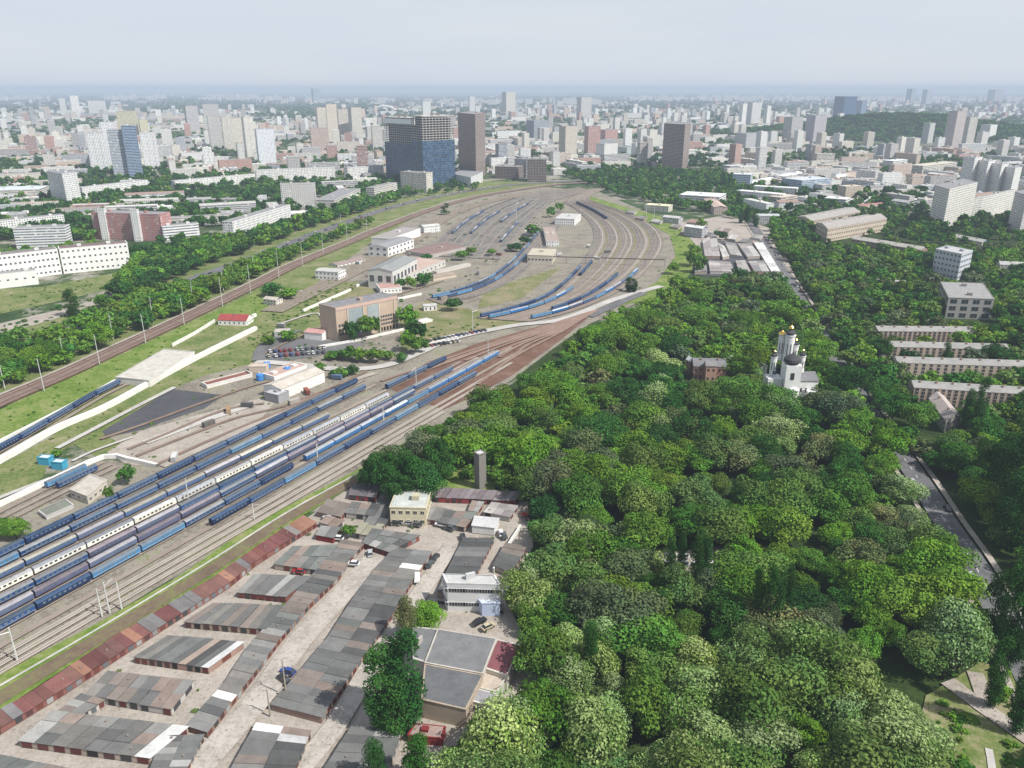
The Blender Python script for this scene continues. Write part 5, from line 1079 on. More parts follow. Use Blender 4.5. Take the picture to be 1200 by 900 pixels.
# pale housing estates on the horizon
for x0, x1, v, n in ((120, 195, 116, 46), (235, 330, 116.5, 60), (740, 900, 117, 90), (905, 1060, 117, 60), (-20, 60, 116, 20), (330, 470, 120, 20), (500, 700, 121, 40), (1060, 1220, 118, 50)):
    for k in range(n):
        p = g(random.uniform(x0, x1), v + random.uniform(-1.6, 1.8)).to_2d(); L = random.uniform(40, 130); h = random.uniform(25, 70) * (1.3 if x1 < 340 else 1); kk = random.uniform(.95, 1.15); c = tuple(x * kk for x in (.7, .68, .63))
        pts = [(p.x - L / 2, p.y), (p.x + L / 2, p.y), (p.x + L / 2, p.y + 25), (p.x - L / 2, p.y + 25)]; rest.walls(pts, -.5, h, c, 0, 3.4, round(h / 3)); restr.face([(*q, h) for q in pts], (.4, .4, .4))
if rest.f:
    o = rest.build('distant_buildings', M['flats']); tag(o, 'mass of small pale houses and blocks of the far city up to the horizon', kind='stuff', group='far city')
    o = restr.build('distant_rooftops', M['roof']); tag(o, 'flat grey roofs of the mass of houses in the far city', kind='stuff', group='far city')
# the wooded hill on the right
hb = MB(); hc = g(1090, 163).to_2d(); NH, MH = 40, 14
def hillz(x, y):
    a = (x - hc.x) / 620; b = (y - hc.y - 260) / 330; r = a * a + b * b
    return max(0, 84 * math.exp(-r * 1.5) - 6) if r < 2.5 else 0
for i in range(NH):
    for j in range(MH):
        q = [(hc.x - 900 + 1800 * (i + a) / NH, hc.y - 160 + 900 * (j + b) / MH) for a, b in ((0, 0), (1, 0), (1, 1), (0, 1))]
        if any(hillz(*s) > 0 for s in q): hb.face([(*s, hillz(*s) + .02) for s in q])
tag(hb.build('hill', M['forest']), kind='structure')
print('city', len(CITY))
# ---------------------------------------------------------------- trees
def leafmat():
    m, nt, b = mat('foliage', 0.7, 0.25); nt.nodes.remove(b); out = nt.nodes['Material Output']
    c = attr(nt); oi = N(nt, 'ShaderNodeObjectInfo')
    c = mixc(nt, 1.0, c, oi.outputs['Color'], 'MULTIPLY')
    n = noise(nt, 0.35, 3, .7); k = math_(nt, 'ADD', math_(nt, 'MULTIPLY', n, .7), .65)
    vm = N(nt, 'ShaderNodeVectorMath', operation='SCALE'); nt.links.new(c, vm.inputs[0]); nt.links.new(k, vm.inputs['Scale'])
    d = N(nt, 'ShaderNodeBsdfDiffuse'); t = N(nt, 'ShaderNodeBsdfTranslucent'); mx = N(nt, 'ShaderNodeMixShader', Fac=.2)
    tc = mixc(nt, .35, vm.outputs[0], (.1, .16, .01))
    nt.links.new(vm.outputs[0], d.inputs[0]); nt.links.new(tc, t.inputs[0]); nt.links.new(d.outputs[0], mx.inputs[1]); nt.links.new(t.outputs[0], mx.inputs[2]); nt.links.new(mx.outputs[0], out.inputs[0])
    return m
M['leaf'] = leafmat(); M['bark'] = painted('bark', .95, .3)
def crown_arrays(seed, lobes, per, leaf, shape='round', spread=1.0, blossom=0.0):
    """quads (n,4,3) of leaf sprays and a colour per quad; the crown fits a unit ball standing on z=0..2"""
    r = np.random.default_rng(seed); Q, C = [], []
    for L in range(lobes):
        while True:
            p = r.uniform(-1, 1, 3)
            if np.linalg.norm(p) < 1: break
        nrm = np.linalg.norm(p); p = p / max(nrm, .05) * (.3 + .5 * r.random())
        if shape == 'poplar':
            z = r.uniform(-1, 1); w = .62 * math.sqrt(max(0, 1 - abs(z) ** 2.4)) + .1; a = r.uniform(0, 6.28); p = np.array((math.cos(a) * w * .55, math.sin(a) * w * .55, z * .88)); lr = np.array((.38, .38, .2)) * r.uniform(.7, 1.1)
        elif shape == 'cone':
            z = r.uniform(-1, 1); w = .75 * (1 - (z + 1) / 2) + .08; a = r.uniform(0, 6.28); p = np.array((math.cos(a) * w * .7, math.sin(a) * w * .7, z * .9)); lr = np.array((.3, .3, .16)) * r.uniform(.7, 1.1)
        else:
            p[2] = p[2] * .8 + .08; lr = np.array((.34, .34, .27)) * r.uniform(.5, 1.45)
            if p[2] < -.45: p[2] *= .6
        n = int(per * (lr[0] / .34) ** 1.5) + 4
        d = r.normal(size=(n, 3)); d[:, 2] = d[:, 2] * .9 + .35; d /= np.linalg.norm(d, axis=1, keepdims=True)
        rad = 1 - .35 * r.random((n, 1)) ** 2
        P = p + d * lr * rad
        nn = d + r.normal(size=(n, 3)) * .45; nn /= np.linalg.norm(nn, axis=1, keepdims=True)
        t = np.cross(nn, r.normal(size=(n, 3))); t /= np.linalg.norm(t, axis=1, keepdims=True); b = np.cross(nn, t)
        if shape != 'round': t[:, 2] *= .4; b[:, 2] *= .4
        s = leaf * r.uniform(.6, 1.35, (n, 1)); e = r.uniform(.5, 1, (n, 1))
        q = np.stack([P - t * s, P - b * s * e + nn * s * .2, P + t * s, P + b * s * e], 1); Q.append(q)
        tint = r.uniform(.74, 1.26); cc = np.ones((n, 3)) * tint * r.uniform(.86, 1.14, (n, 1))
        cc *= np.array((1 + r.uniform(-.12, .15), 1, 1 + r.uniform(-.1, .1)))
        if blossom:
            k = r.random(n) < blossom * r.choice((.15, .5, 1.2, 2.2)); cc[k] = np.array((2.35, 1.85, 2.9)) * r.uniform(.8, 1.15, (k.sum(), 1))
        C.append(cc)
    Q, C = np.concatenate(Q), np.concatenate(C); Q[:, :, 2] += 1.0
    return Q, C
def quads_mesh(name, Q, C, m):
    n = len(Q); me = bpy.data.meshes.new(name); me.vertices.add(4 * n); me.vertices.foreach_set('co', Q.reshape(-1).astype(np.float32))
    me.loops.add(4 * n); me.loops.foreach_set('vertex_index', np.arange(4 * n, dtype=np.int32)); me.polygons.add(n)
    me.polygons.foreach_set('loop_start', np.arange(0, 4 * n, 4, dtype=np.int32)); me.polygons.foreach_set('loop_total', np.full(n, 4, np.int32))
    me.materials.append(m); ca = me.color_attributes.new('col', 'FLOAT_COLOR', 'CORNER'); cc = np.ones((n, 4, 4), np.float32); cc[:, :, :3] = C[:, None, :]
    ca.data.foreach_set('color', cc.ravel()); me.update(); me.validate(); return me
BROAD = [crown_arrays(10 + i, 36, 210, .044) for i in range(6)]
ACAC = [crown_arrays(40 + i, 42, 215, .038, blossom=.45) for i in range(3)]
POP = [crown_arrays(60 + i, 60, 110, .05, 'poplar') for i in range(3)]
BROADL = [crown_arrays(80 + i, 24, 34, .125) for i in range(6)]; POPL = [crown_arrays(90 + i, 14, 12, .2, 'poplar') for i in range(2)]; FARL = [crown_arrays(95 + i, 12, 17, .2) for i in range(4)]
MESH = {'broad': [quads_mesh('crown', q, c, M['leaf']) for q, c in BROAD], 'acacia': [quads_mesh('crown', q, c, M['leaf']) for q, c in ACAC], 'poplar': [quads_mesh('crown', q, c, M['leaf']) for q, c in POP]}
tk = MB(); tk.tube((0, 0, 0), (0, 0, .62), .055, .035, 7, (.09, .07, .05))
for i in range(5):
    a = i * 1.3; tk.tube((0, 0, .4 + .04 * i), (.4 * math.cos(a), .4 * math.sin(a), .95 + .1 * (i % 2)), .03, .012, 5, (.09, .07, .05))
tk.tube((0, 0, .6), (.05, .02, 1.3), .035, .012, 6, (.09, .07, .05)); TRUNK = tk.mesh('trunk', M['bark'])
TINT = {'bright green': (.12, .25, .03), 'mid green': (.092, .195, .03), 'dark green': (.032, .098, .022), 'deep green': (.048, .145, .026), 'olive green': (.11, .19, .05), 'pale olive': (.18, .215, .09), 'yellow green': (.125, .22, .03), 'grey green': (.1, .14, .065), 'blossoming': (.12, .205, .05), 'purple brown': (.05, .04, .03)}
def jit(c): k = random.uniform(.8, 1.22); return (c[0] * k * random.uniform(.88, 1.12), c[1] * k, c[2] * k * random.uniform(.8, 1.2))
# footprints as a coarse grid, for keeping trees out of walls
FG = {}
def add_foot(poly, mg=2.5):
    xs, ys = [p[0] for p in poly], [p[1] for p in poly]
    for i in range(int((min(xs) - mg) // 6), int((max(xs) + mg) // 6) + 1):
        for j in range(int((min(ys) - mg) // 6), int((max(ys) + mg) // 6) + 1): FG.setdefault((i, j), []).append(poly)
for f in FOOT: add_foot(f)
RG = {}
for ln, hw in ROADS:
    for a, b in zip(ln, ln[1:]):
        m_ = (a + b) / 2; RG.setdefault((int(m_.x // 30), int(m_.y // 30)), []).append((m_, hw + 3.0))
def seg_dist(p, poly):
    d = 1e9
    for i in range(len(poly)):
        a = Vector(poly[i]); b = Vector(poly[(i + 1) % len(poly)]); t = max(0, min(1, (p - a).dot(b - a) / max(1e-6, (b - a).length_squared))); d = min(d, (p - a - (b - a) * t).length)
    return d
def blocked(p, mg=2.5):
    for poly in FG.get((int(p.x // 6), int(p.y // 6)), ()):
        if inside(p, poly) or seg_dist(p, poly) < mg: return True
    i, j = int(p.x // 30), int(p.y // 30)
    for a in (-1, 0, 1):
        for b in (-1, 0, 1):
            for m_, hw in RG.get((i + a, j + b), ()):
                if (m_ - p).length < hw: return True
    return False
PT = []     # x, y, r (crown radius), height, kind, tint name, zone
def blocks_view(p, h):
    """leave sight of the church, the manor and the clearings: trees that stand right in front of them are skipped"""
    for (x0, x1, y0, y1) in KEEP:
        u, v = px((p.x, p.y, 0)); 
        if x0 < u < x1 and y0 < v < y1: return True
    return False
KEEP = [(896, 956, 440, 482), (796, 864, 425, 478), (770, 850, 648, 702), (552, 574, 560, 590), (1082, 1126, 470, 530), (908, 945, 735, 775), (1070, 1200, 470, 490), (1130, 1200, 845, 900), (1098, 1165, 360, 392), (1088, 1136, 322, 342), (1030, 1145, 397, 409), (1030, 1182, 417, 430), (1050, 1200, 438, 452), (955, 1037, 278, 296)]
def scatter(poly, sp, rmin, rmax, hk, mix, zone, dens=1.0, margin=2.5, keep=True, cell=True):
    """dart throwing inside a polygon given in reference pixels (ground level)"""
    W = [g(*p).to_2d() for p in poly]; x0, x1 = min(p.x for p in W), max(p.x for p in W); y0, y1 = min(p.y for p in W), max(p.y for p in W)
    grid = {}; A = (x1 - x0) * (y1 - y0); n = int(A / sp ** 2 * 2.2 * dens); out = 0; pl = [(p.x, p.y) for p in W]
    for _ in range(min(n, 60000)):
        p = Vector((random.uniform(x0, x1), random.uniform(y0, y1)))
        if not inside(p, pl): continue
        u, v = px((p.x, p.y, 0))
        if u < -60 or u > 1260 or v > 990: continue
        i, j = int(p.x // sp), int(p.y // sp)
        if any((q - p).length < sp for a in (-1, 0, 1) for b in (-1, 0, 1) for q in grid.get((i + a, j + b), ())): continue
        if blocked(p, margin) or (keep and blocks_view(p, 15)): continue
        grid.setdefault((i, j), []).append(p)
        k, t = mix(u, v) if callable(mix) else random.choice(mix); r = random.uniform(rmin, rmax) * (1 if random.random() < .8 else .7)
        if k == 'poplar': r *= .42
        PT.append([p.x, p.y, r, r * hk * random.uniform(.85, 1.15) * (2.6 if k == 'poplar' else 1), k, t, zone]); out += 1
    return out
B_ = lambda *t: [('broad', x) for x in t]
def parkmix(u, v):
    s = math.sin(u * .021 + 1.3) * math.cos(v * .027 + u * .008) + random.uniform(-.5, .5)
    if v > 770 + (u - 800) * .02 and 520 < u < 1120: return ('acacia', 'blossoming') if random.random() < .68 else random.choice(B_('olive green', 'mid green', 'yellow green'))
    if v > 640 and u < 780: return ('acacia', 'blossoming') if random.random() < .38 else random.choice(B_('olive green', 'mid green', 'yellow green', 'deep green', 'grey green'))
    if s > .75: return random.choice(B_('yellow green', 'bright green'))
    if s > -.1: return random.choice(B_('bright green', 'bright green', 'mid green', 'mid green', 'olive green'))
    if s > -.65: return random.choice(B_('mid green', 'deep green', 'olive green', 'grey green', 'dark green'))
    return random.choice(B_('dark green', 'deep green', 'grey green', 'pale olive') + [('acacia', 'blossoming')])
PARK = [(432, 578), (470, 545), (500, 535), (560, 494), (610, 465), (655, 428), (700, 392), (742, 372), (770, 362), (800, 338), (860, 333), (925, 340), (945, 380), (970, 428), (1005, 480), (1040, 530), (1075, 580), (1105, 625), (1138, 688), (1150, 740), (1120, 790), (1075, 815), (1085, 880), (1100, 1010), (500, 1010), (545, 920), (600, 878), (640, 830), (628, 770), (612, 712), (640, 655), (630, 600), (600, 578), (505, 566)]
print('park', scatter(PARK, 8.8, 5.8, 12.5, 1.65, parkmix, 'park wood'))
RES = [(905, 290), (960, 296), (1080, 300), (1240, 290), (1320, 900), (1300, 1010), (1260, 1010), (1235, 860), (1180, 740), (1160, 690), (1110, 600), (1060, 530), (1010, 460), (965, 385), (935, 330)]
print('res', scatter(RES, 9.6, 6.2, 9.5, 1.75, lambda u, v: random.choice(B_('mid green', 'dark green', 'bright green', 'deep green', 'yellow green', 'olive green', 'grey green') + ([('poplar', 'dark green')] if random.random() < .4 else [])), 'houses on the right', keep=True))
scatter([(850, 255), (905, 262), (910, 290), (1240, 292), (1240, 262), (1080, 250), (1000, 236), (930, 245), (880, 240)], 13, 5.5, 8, 2, B_('dark green', 'deep green', 'mid green'), 'white halls')
scatter([(905, 262), (960, 262), (940, 285), (925, 300), (905, 290)], 9, 5, 8, 2, B_('dark green', 'deep green', 'mid green', 'bright green'), 'market')
scatter([(660, 206), (770, 200), (870, 205), (900, 240), (850, 252), (790, 245), (730, 232)], 12, 6, 9, 1.9, B_('dark green', 'deep green', 'mid green'), 'curve of the tracks', dens=.9)
scatter([(-40, 462), (-40, 410), (60, 394), (130, 367), (180, 352), (215, 338), (260, 330), (300, 312), (360, 293), (420, 268), (440, 262), (350, 300), (300, 326), (215, 366), (150, 396), (75, 430), (0, 460)], 8.5, 7, 10.5, 1.75, B_('bright green', 'mid green', 'mid green', 'deep green', 'yellow green'), 'main line and the highway', margin=1)
scatter([(150, 352), (120, 362), (155, 318), (180, 300), (300, 278), (345, 262), (430, 238), (470, 236), (460, 238), (420, 250), (375, 264), (300, 292), (217, 322)], 9, 7, 10.5, 1.8, B_('deep green', 'mid green', 'bright green', 'dark green'), 'far side of the highway', margin=1.5)
scatter([(160, 318), (155, 300), (190, 286), (275, 285), (310, 276), (260, 290), (200, 305)], 10, 6, 8, 2, B_('dark green', 'deep green'), 'far side of the highway')
scatter([(-40, 310), (0, 300), (70, 292), (110, 284), (118, 296), (30, 318)][:5], 11, 5, 7, 1.8, B_('mid green', 'bright green'), 'school')
scatter([(60, 262), (200, 246), (330, 250), (300, 226), (200, 232), (90, 246)], 15, 6, 9, 2, B_('dark green', 'deep green', 'grey green'), 'blocks on the left', dens=.8)
scatter([(380, 248), (440, 236), (560, 224), (560, 214), (450, 214), (380, 236)], 13, 5, 8, 1.9, B_('dark green', 'deep green', 'mid green'), 'glass towers', dens=.7)
scatter([(730, 195), (850, 200), (850, 185), (730, 180)], 18, 7, 10, 1.8, B_('dark green'), 'brown tower', dens=.6)
# individually placed trees: ground px, top v, crown width px
def put(u, v, vtop, w, k='broad', t='mid green', zone='yard'):
    p = g(u, v); h = height_at(p, vtop); d = math.hypot(p.y, H) ; r = w / 2 * (p.y * CP + H * SP) / FPX
    PT.append([p.x, p.y, r, h, k, t, zone])
for a in ((428, 398, 366, 26), (413, 401, 374, 20), (441, 394, 368, 13), (478, 385, 355, 24), (488, 400, 372, 30), (480, 412, 385, 22), (492, 415, 392, 22), (530, 364, 347, 22), (483, 339, 322, 14), (498, 335, 318, 22), (470, 338, 325, 14), (540, 305, 292, 18), (552, 300, 288, 14), (575, 300, 290, 12), (320, 347, 330, 28), (340, 350, 336, 24), (338, 400, 386, 24), (315, 405, 392, 18), (602, 295, 284, 20), (614, 288, 276, 18), (625, 277, 262, 18), (645, 255, 240, 14), (655, 250, 236, 12), (500, 305, 297, 14), (152, 568, 543, 22), (130, 590, 568, 14), (20, 632, 608, 34), (0, 628, 606, 30), (67, 536, 526, 14), (410, 422, 404, 22), (440, 425, 405, 20), (425, 424, 406, 22), (395, 421, 410, 22), (455, 421, 410, 18), (470, 425, 412, 16), (400, 442, 430, 20), (412, 440, 428, 18), (392, 442, 432, 16), (409, 630, 612, 18), (375, 435, 424, 14), (386, 422, 412, 14)):
    put(*a, t=random.choice(['mid green', 'deep green', 'dark green', 'bright green']), zone='rail yard')
put(449, 855, 752, 34, 'poplar', 'deep green', 'factory'); put(477, 852, 737, 40, 'poplar', 'dark green', 'factory'); put(463, 838, 745, 30, 'poplar', 'dark green', 'factory'); put(464, 862, 790, 30, 'poplar', 'deep green', 'factory')
put(441, 925, 866, 26, 'poplar', 'dark green', 'bottom edge'); put(489, 925, 858, 30, 'poplar', 'deep green', 'bottom edge')
put(478, 752, 702, 26, 'broad', 'pale olive', 'factory'); put(502, 740, 705, 42, 'broad', 'bright green', 'factory'); put(488, 745, 712, 30, 'broad', 'mid green', 'factory')
put(86, 371, 337, 13, 'poplar', 'dark green', 'school'); put(737, 342, 324, 8, 'poplar', 'dark green', 'railway embankment'); put(743, 343, 326, 8, 'poplar', 'dark green', 'railway embankment')
for a in ((480, 578, 530, 42), (455, 580, 528, 40), (498, 588, 545, 44), (470, 592, 555, 40), (436, 576, 538, 28), (515, 560, 510, 40)): put(*a, t=random.choice(['dark green', 'deep green', 'mid green']), zone='garages')
for a in ((822, 268, 255, 12), (818, 320, 296, 22), (810, 312, 290, 20), (815, 300, 284, 18), (845, 282, 268, 16), (790, 322, 305, 16)): put(*a, t=random.choice(['bright green', 'mid green', 'dark green']), zone='market')
for a in ((783, 690, 625, 11), (795, 700, 622, 12), (812, 705, 625, 13), (824, 700, 628, 13), (818, 690, 618, 12), (882, 748, 662, 15), (894, 755, 655, 15), (906, 752, 662, 14), (916, 745, 660, 13), (772, 740, 690, 14), (690, 800, 728, 16),
          (1150, 590, 512, 20), (1162, 600, 505, 22), (1176, 612, 500, 24), (1192, 628, 505, 25), (1208, 640, 510, 26), (1172, 640, 548, 22), (1190, 655, 552, 24), (1143, 570, 512, 16), (1155, 760, 665, 22), (1170, 775, 650, 24), (1184, 780, 672, 20), (1142, 512, 440, 13), (1130, 505, 455, 12), (1105, 432, 400, 8), (1160, 830, 745, 20), (1188, 860, 760, 22),
          (848, 222, 200, 11), (856, 222, 202, 9), (817, 230, 205, 6), (875, 262, 240, 8), (885, 266, 244, 7), (868, 262, 244, 7), (1020, 268, 245, 7), (700, 214, 198, 8), (522, 252, 237, 10)): put(*a, 'poplar', 'dark green', 'park clearing' if 600 < a[0] < 950 else 'street on the right')
PT = [t for t in PT if t[1] > 30]
for t in PT:
    f = t[1] * CP + (H - 8) * SP; t.append(t[2] * t[3] / (f * f))
def inview(t): u, v = px((t[0], t[1], t[3] / 2)); return -30 < u < 1230 and v < 930
PT.sort(key=lambda t: -t[-1] * (1 if inview(t) else 0))
cap = {'broad': 290, 'acacia': 90, 'poplar': 60}; cnt = {'broad': 0, 'acacia': 0, 'poplar': 0}
KN = {'broad': ('broadleaf_tree', 'tree'), 'acacia': ('blossoming_tree', 'blossoming tree'), 'poplar': ('poplar_tree', 'poplar')}
def where(x, y, zone):
    u, v = px((x, y, 0))
    if zone == 'park wood':
        if v > 760: return 'in the near edge of the park wood below the clearings' if u > 760 else 'in the near edge of the park wood beside the factory'
        if v > 640: return 'in the park wood beside the garage colony' if u < 760 else 'in the park wood between the clearings and the street'
        if v > 500: return 'in the middle of the park wood, garage side' if u < 760 else 'in the middle of the park wood, street side'
        return 'in the far part of the park wood'
    return {'houses on the right': 'between the houses across the street', 'rail yard': 'standing alone in the rail yard', 'factory': 'beside the grey factory', 'bottom edge': 'cut by the bottom edge below the factory'}.get(zone, 'by the ' + zone)
restQ, restC, farQ, farC = [], [], [], []
def place_q(Q, C, x, y, r, h, tint, z=0.0):
    a = random.uniform(0, 6.28); ca, sa = math.cos(a), math.sin(a); q = Q.copy(); X, Y = q[:, :, 0] * r, q[:, :, 1] * r
    q[:, :, 0], q[:, :, 1], q[:, :, 2] = X * ca - Y * sa + x, X * sa + Y * ca + y, q[:, :, 2] * h / 2 + z
    return q, C * np.array(tint)
for t in PT:
    x, y, r, h, k, tn, zone, sz = t; tint = jit(TINT[tn])
    if inview(t) and cnt[k] < cap[k] and y < 1200:
        cnt[k] += 1; e = empty(KN[k][0], (x, y, .2), random.uniform(0, 6.28)); sr = r / (.62 if k == 'poplar' else .95)
        w = where(x, y, zone)
        tag(e, f"{tn + ' ' if k != 'acacia' else 'pale flowering '}{ {'broad': 'broad crowned tree', 'acacia': 'acacia tree', 'poplar': 'tall slender poplar'}[k]} {w}", KN[k][1], f"{KN[k][1]}s {w}")
        hs = h / (2.02 if k == 'poplar' else 1.88)
        e.scale = (sr * random.uniform(.88, 1.22), sr * random.uniform(.85, 1.12), hs * .98); c = link('crown', random.choice(MESH[k]), e); c.color = (*tint, 1); link('trunk', TRUNK, e)
    else:
        far = y > 950
        if far: Q, C = random.choice(FARL)
        elif k == 'poplar': Q, C = random.choice(POPL)
        else: Q, C = random.choice(BROADL)
        if k == 'poplar' and far: Q, C = random.choice(POPL)
        q, c = place_q(Q, C, x, y, r / (.62 if k == 'poplar' else .95), h * .98, tint)
        (farQ if far else restQ).append(q); (farC if far else restC).append(c)
# the greenery scattered through the city and over the hill
n = 0
for _ in range(19000):
    v = 113 + 170 * random.random() ** 1.9; u = random.uniform(-20, 1220)
    if not any(inside((u, v), z[0]) for z in czones): continue
    boost = 1.3 if u < 480 and v > 195 else 0
    s = math.sin(u * .035 + v * .2) + math.sin(u * .011 - v * .13 + 2) + random.uniform(-1, 1)
    if s + boost < .0: continue
    p = g(u, v).to_2d()
    if blocked(p, 2): continue
    k = 1 if p.y < 2500 else p.y / 2500
    r = random.uniform(6, 10) * min(2.4, k); q, c = place_q(*random.choice(FARL), p.x, p.y, r, r * random.uniform(1.5, 2.1) * (1 if k == 1 else .75), jit(TINT[random.choice(['dark green', 'dark green', 'deep green', 'mid green'])])); farQ.append(q); farC.append(c); n += 1
for _ in range(1700):
    p = Vector((hc.x + random.uniform(-800, 620), hc.y + random.uniform(-130, 560))); z = hillz(p.x, p.y)
    if z <= 1: continue
    q, c = place_q(*random.choice(FARL), p.x, p.y, random.uniform(12, 19), random.uniform(14, 22), jit(TINT[random.choice(['dark green', 'deep green'])]), z - 3); farQ.append(q); farC.append(c)
tag(link('woods', quads_mesh('woods', np.concatenate(restQ), np.concatenate(restC), M['leaf'])), 'mass of small trees filling the woods behind the nearer trees', kind='stuff', group='woods')
tag(link('distant_woods', quads_mesh('distant_woods', np.concatenate(farQ), np.concatenate(farC), M['leaf'])), 'mass of distant trees between the city blocks and on the hill', kind='stuff', group='woods')
print('trees', len(PT), cnt, 'citytrees', n, 'quads', sum(map(len, restQ)), sum(map(len, farQ)))
# low scrub along verges
sq, scol = [], []
def scrub(poly, n, r0, r1, tints):
    W = [g(*p).to_2d() for p in poly]; pl = [(p.x, p.y) for p in W]; x0, x1 = min(p[0] for p in pl), max(p[0] for p in pl); y0, y1 = min(p[1] for p in pl), max(p[1] for p in pl)
    for _ in range(n):
        p = Vector((random.uniform(x0, x1), random.uniform(y0, y1)))
        if inside(p, pl) and not blocked(p, .5):
            q, c = place_q(*random.choice(FARL), p.x, p.y, random.uniform(r0, r1), random.uniform(r0, r1) * .8, jit(TINT[random.choice(tints)])); sq.append(q); scol.append(c)
scrub([(-60, 850), (0, 812), (130, 738), (250, 665), (345, 602), (420, 555), (430, 560), (355, 603), (250, 676), (130, 748), (0, 832), (-60, 870)], 420, .5, 1.4, ['mid green', 'bright green', 'olive green'])
scrub([(-60, 508), (0, 480), (150, 412), (300, 343), (300, 372), (200, 405), (137, 442), (60, 495), (0, 528)], 260, .6, 1.6, ['bright green', 'mid green'])
scrub([(-60, 575), (0, 545), (175, 455), (300, 390), (374, 372), (374, 392), (262, 434), (200, 455), (60, 535), (0, 590)], 300, .6, 1.6, ['olive green', 'mid green', 'pale olive'])
scrub([(300, 400), (470, 372), (620, 380), (500, 410), (470, 425), (380, 430), (300, 425)], 200, .8, 2, ['olive green', 'mid green', 'deep green'])
scrub([(690, 230), (790, 262), (826, 300), (770, 348), (720, 360), (790, 300), (740, 252)], 300, 1, 2.6, ['bright green', 'mid green'])
scrub([(0, 340), (155, 320), (90, 348), (0, 368)], 90, .8, 2, ['mid green', 'olive green'])
scrub([(500, 500), (560, 480), (600, 460), (620, 470), (520, 545), (430, 590), (420, 570)], 160, 1, 2.2, ['mid green', 'bright green'])
scrub([(1120, 780), (1230, 800), (1240, 960), (1100, 960), (1090, 830)], 330, .6, 3.2, ['bright green', 'mid green', 'deep green'])
scrub([(560, 845), (630, 800), (640, 880), (560, 900), (500, 910)], 160, .8, 2, ['bright green', 'mid green', 'olive green'])
scrub([(430, 330), (470, 300), (520, 245), (600, 226), (660, 240), (640, 290), (600, 320), (520, 350), (470, 372), (430, 345)], 330, .8, 2.6, ['mid green', 'olive green', 'deep green', 'pale olive'])
scrub([(560, 374), (690, 320), (700, 270), (775, 290), (752, 322), (660, 370), (618, 378)], 200, .6, 1.6, ['olive green', 'pale olive'])
scrub([(60, 535), (200, 456), (300, 420), (330, 470), (190, 548)], 120, .6, 1.6, ['olive green', 'pale olive', 'mid green'])
scrub([(300, 400), (372, 372), (430, 330), (380, 330), (330, 352), (262, 420)], 220, .8, 2.4, ['mid green', 'olive green', 'bright green'])
scrub([(-40, 402), (0, 372), (150, 330), (178, 330), (120, 362), (0, 412)], 160, 1, 3.2, ['mid green', 'deep green', 'olive green'])
scrub([(0, 870), (250, 690), (420, 570), (620, 600), (640, 800), (560, 900), (100, 900)], 160, .4, 1.3, ['olive green', 'mid green', 'pale olive'])
scrub([(1150, 640), (1190, 640), (1290, 900), (1240, 900)], 120, 1, 3.2, ['mid green', 'deep green', 'bright green'])
tag(link('undergrowth', quads_mesh('undergrowth', np.concatenate(sq), np.concatenate(scol), M['leaf'])), 'low scrub and weeds along the tracks and paths', kind='stuff')
# ---------------------------------------------------------------- camera, light, sky, haze
sc = bpy.context.scene
cd = bpy.data.cameras.new('camera'); cam = bpy.data.objects.new('camera', cd); col.objects.link(cam); sc.camera = cam
cd.sensor_width = 36; cd.lens = 36 * FPX / 1200; cd.clip_end = 300000; cd.clip_start = 1
cam.location = (0, 0, H); cam.rotation_euler = (math.pi / 2 - PITCH, 0, 0)
az = math.atan2(.88, -.47); el = R(50)          # compass angle of the sun from +Y towards +X
sd = Vector((math.sin(az) * math.cos(el), math.cos(az) * math.cos(el), math.sin(el)))
ld = bpy.data.lights.new('sun', 'SUN'); ld.energy = 5.9; ld.angle = R(.6); ld.color = (1, .965, .9)
lo = bpy.data.objects.new('sun', ld); col.objects.link(lo); lo.rotation_euler = sd.to_track_quat('Z', 'Y').to_euler(); lo.location = (0, 0, 500)
w = bpy.data.worlds.new('World'); sc.world = w; w.use_nodes = True; nt = w.node_tree; bgn = nt.nodes['Background']
sky = N(nt, 'ShaderNodeTexSky'); sky.sky_type = 'NISHITA'; sky.sun_disc = False; sky.sun_elevation = el; sky.sun_rotation = az; sky.altitude = 200; sky.dust_density = 2.5; sky.air_density = 1.0
tcn = N(nt, 'ShaderNodeTexCoord'); mp = N(nt, 'ShaderNodeMapping'); mp.inputs['Scale'].default_value = (1.0, 1.0, 7.0)
nt.links.new(tcn.outputs['Generated'], mp.inputs[0]); cl = noise(nt, 3.2, 6, .55, mp.outputs[0], .3)
clf = ramp(nt, cl, [(.35, (.0, .0, .0)), (.7, (1, 1, 1))])
spz = N(nt, 'ShaderNodeSeparateXYZ'); nt.links.new(tcn.outputs['Generated'], spz.inputs[0])
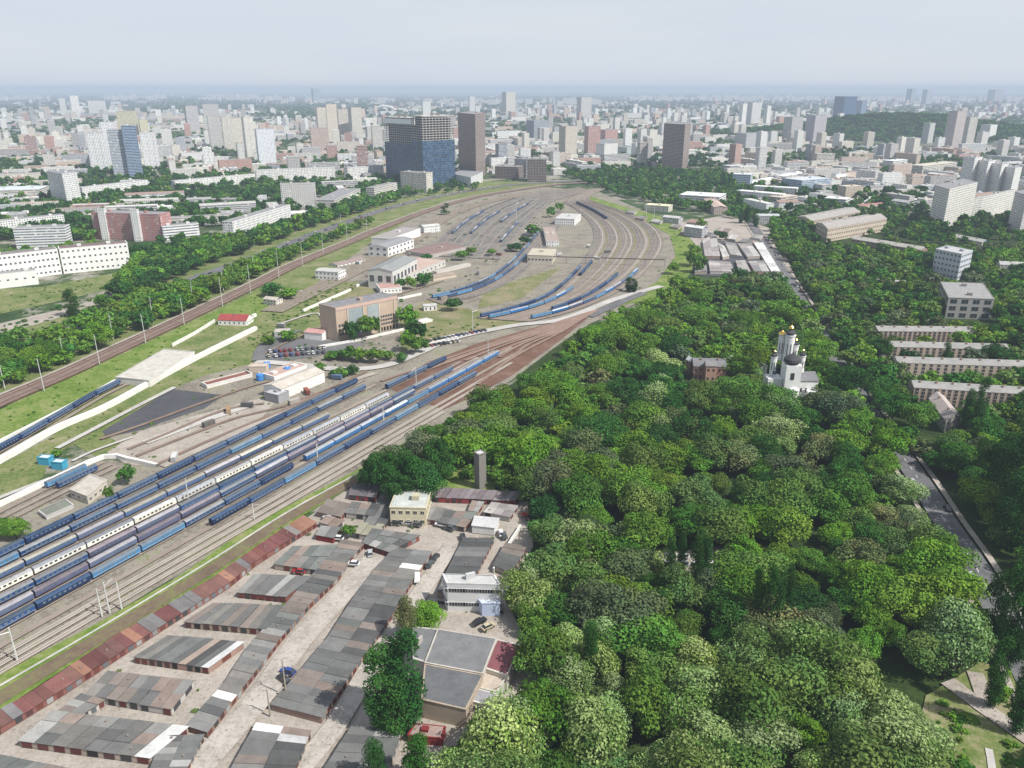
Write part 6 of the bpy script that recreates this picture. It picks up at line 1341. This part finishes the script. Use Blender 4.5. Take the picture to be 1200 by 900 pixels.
hz_ = ramp(nt, spz.outputs[2], [(0.0, (.68, .74, .83)), (.03, (.69, .75, .835)), (.1, (.66, .725, .82))])
hv = N(nt, 'ShaderNodeVectorMath', operation='SCALE'); nt.links.new(hz_, hv.inputs[0]); hv.inputs['Scale'].default_value = 10.6
up = N(nt, 'ShaderNodeMapRange'); up.inputs[1].default_value = .1; up.inputs[2].default_value = .55; up.inputs[3].default_value = .88; up.inputs[4].default_value = .42; nt.links.new(spz.outputs[2], up.inputs[0])
base = mixc(nt, up.outputs[0], sky.outputs[0], hv.outputs[0])
out = mixc(nt, math_(nt, 'MULTIPLY', clf, math_(nt, 'MULTIPLY', up.outputs[0], .42)), base, (7.9, 8.0, 8.2))
nt.links.new(out, bgn.inputs[0]); bgn.inputs[1].default_value = .1
# the haze: an absorbing layer of air, its emission standing in for scattered light
hz = MB(); hz.box((0, 55000, 110), (150000, 120000, 230)); ho = hz.build('haze', []) if False else None
me = hz.mesh('haze', []); m = bpy.data.materials.new('emissive_haze'); m.use_nodes = True; n2 = m.node_tree; n2.nodes.clear()
o2 = n2.nodes.new('ShaderNodeOutputMaterial'); ab = n2.nodes.new('ShaderNodeVolumeAbsorption'); em = n2.nodes.new('ShaderNodeEmission'); ad = n2.nodes.new('ShaderNodeAddShader')
BETA = 9.5e-5
ab.inputs['Color'].default_value = (0, 0, 0, 1); ab.inputs['Density'].default_value = BETA
em.inputs['Color'].default_value = (.50, .59, .72, 1); em.inputs['Strength'].default_value = BETA * 1.0
n2.links.new(ab.outputs[0], ad.inputs[0]); n2.links.new(em.outputs[0], ad.inputs[1]); n2.links.new(ad.outputs[0], o2.inputs['Volume'])
me.materials.append(m); ho = link('haze', me); tag(ho, 'pale blue summer haze over the whole land', kind='stuff')
sc.view_settings.view_transform = 'Standard'; sc.view_settings.look = 'None'; sc.view_settings.exposure = 0; sc.view_settings.gamma = 1
sc.cycles.max_bounces = 5; sc.cycles.diffuse_bounces = 3; sc.cycles.transparent_max_bounces = 4; sc.cycles.volume_bounces = 0
sc.cycles.use_denoising = True
print('objects', len(bpy.data.objects))
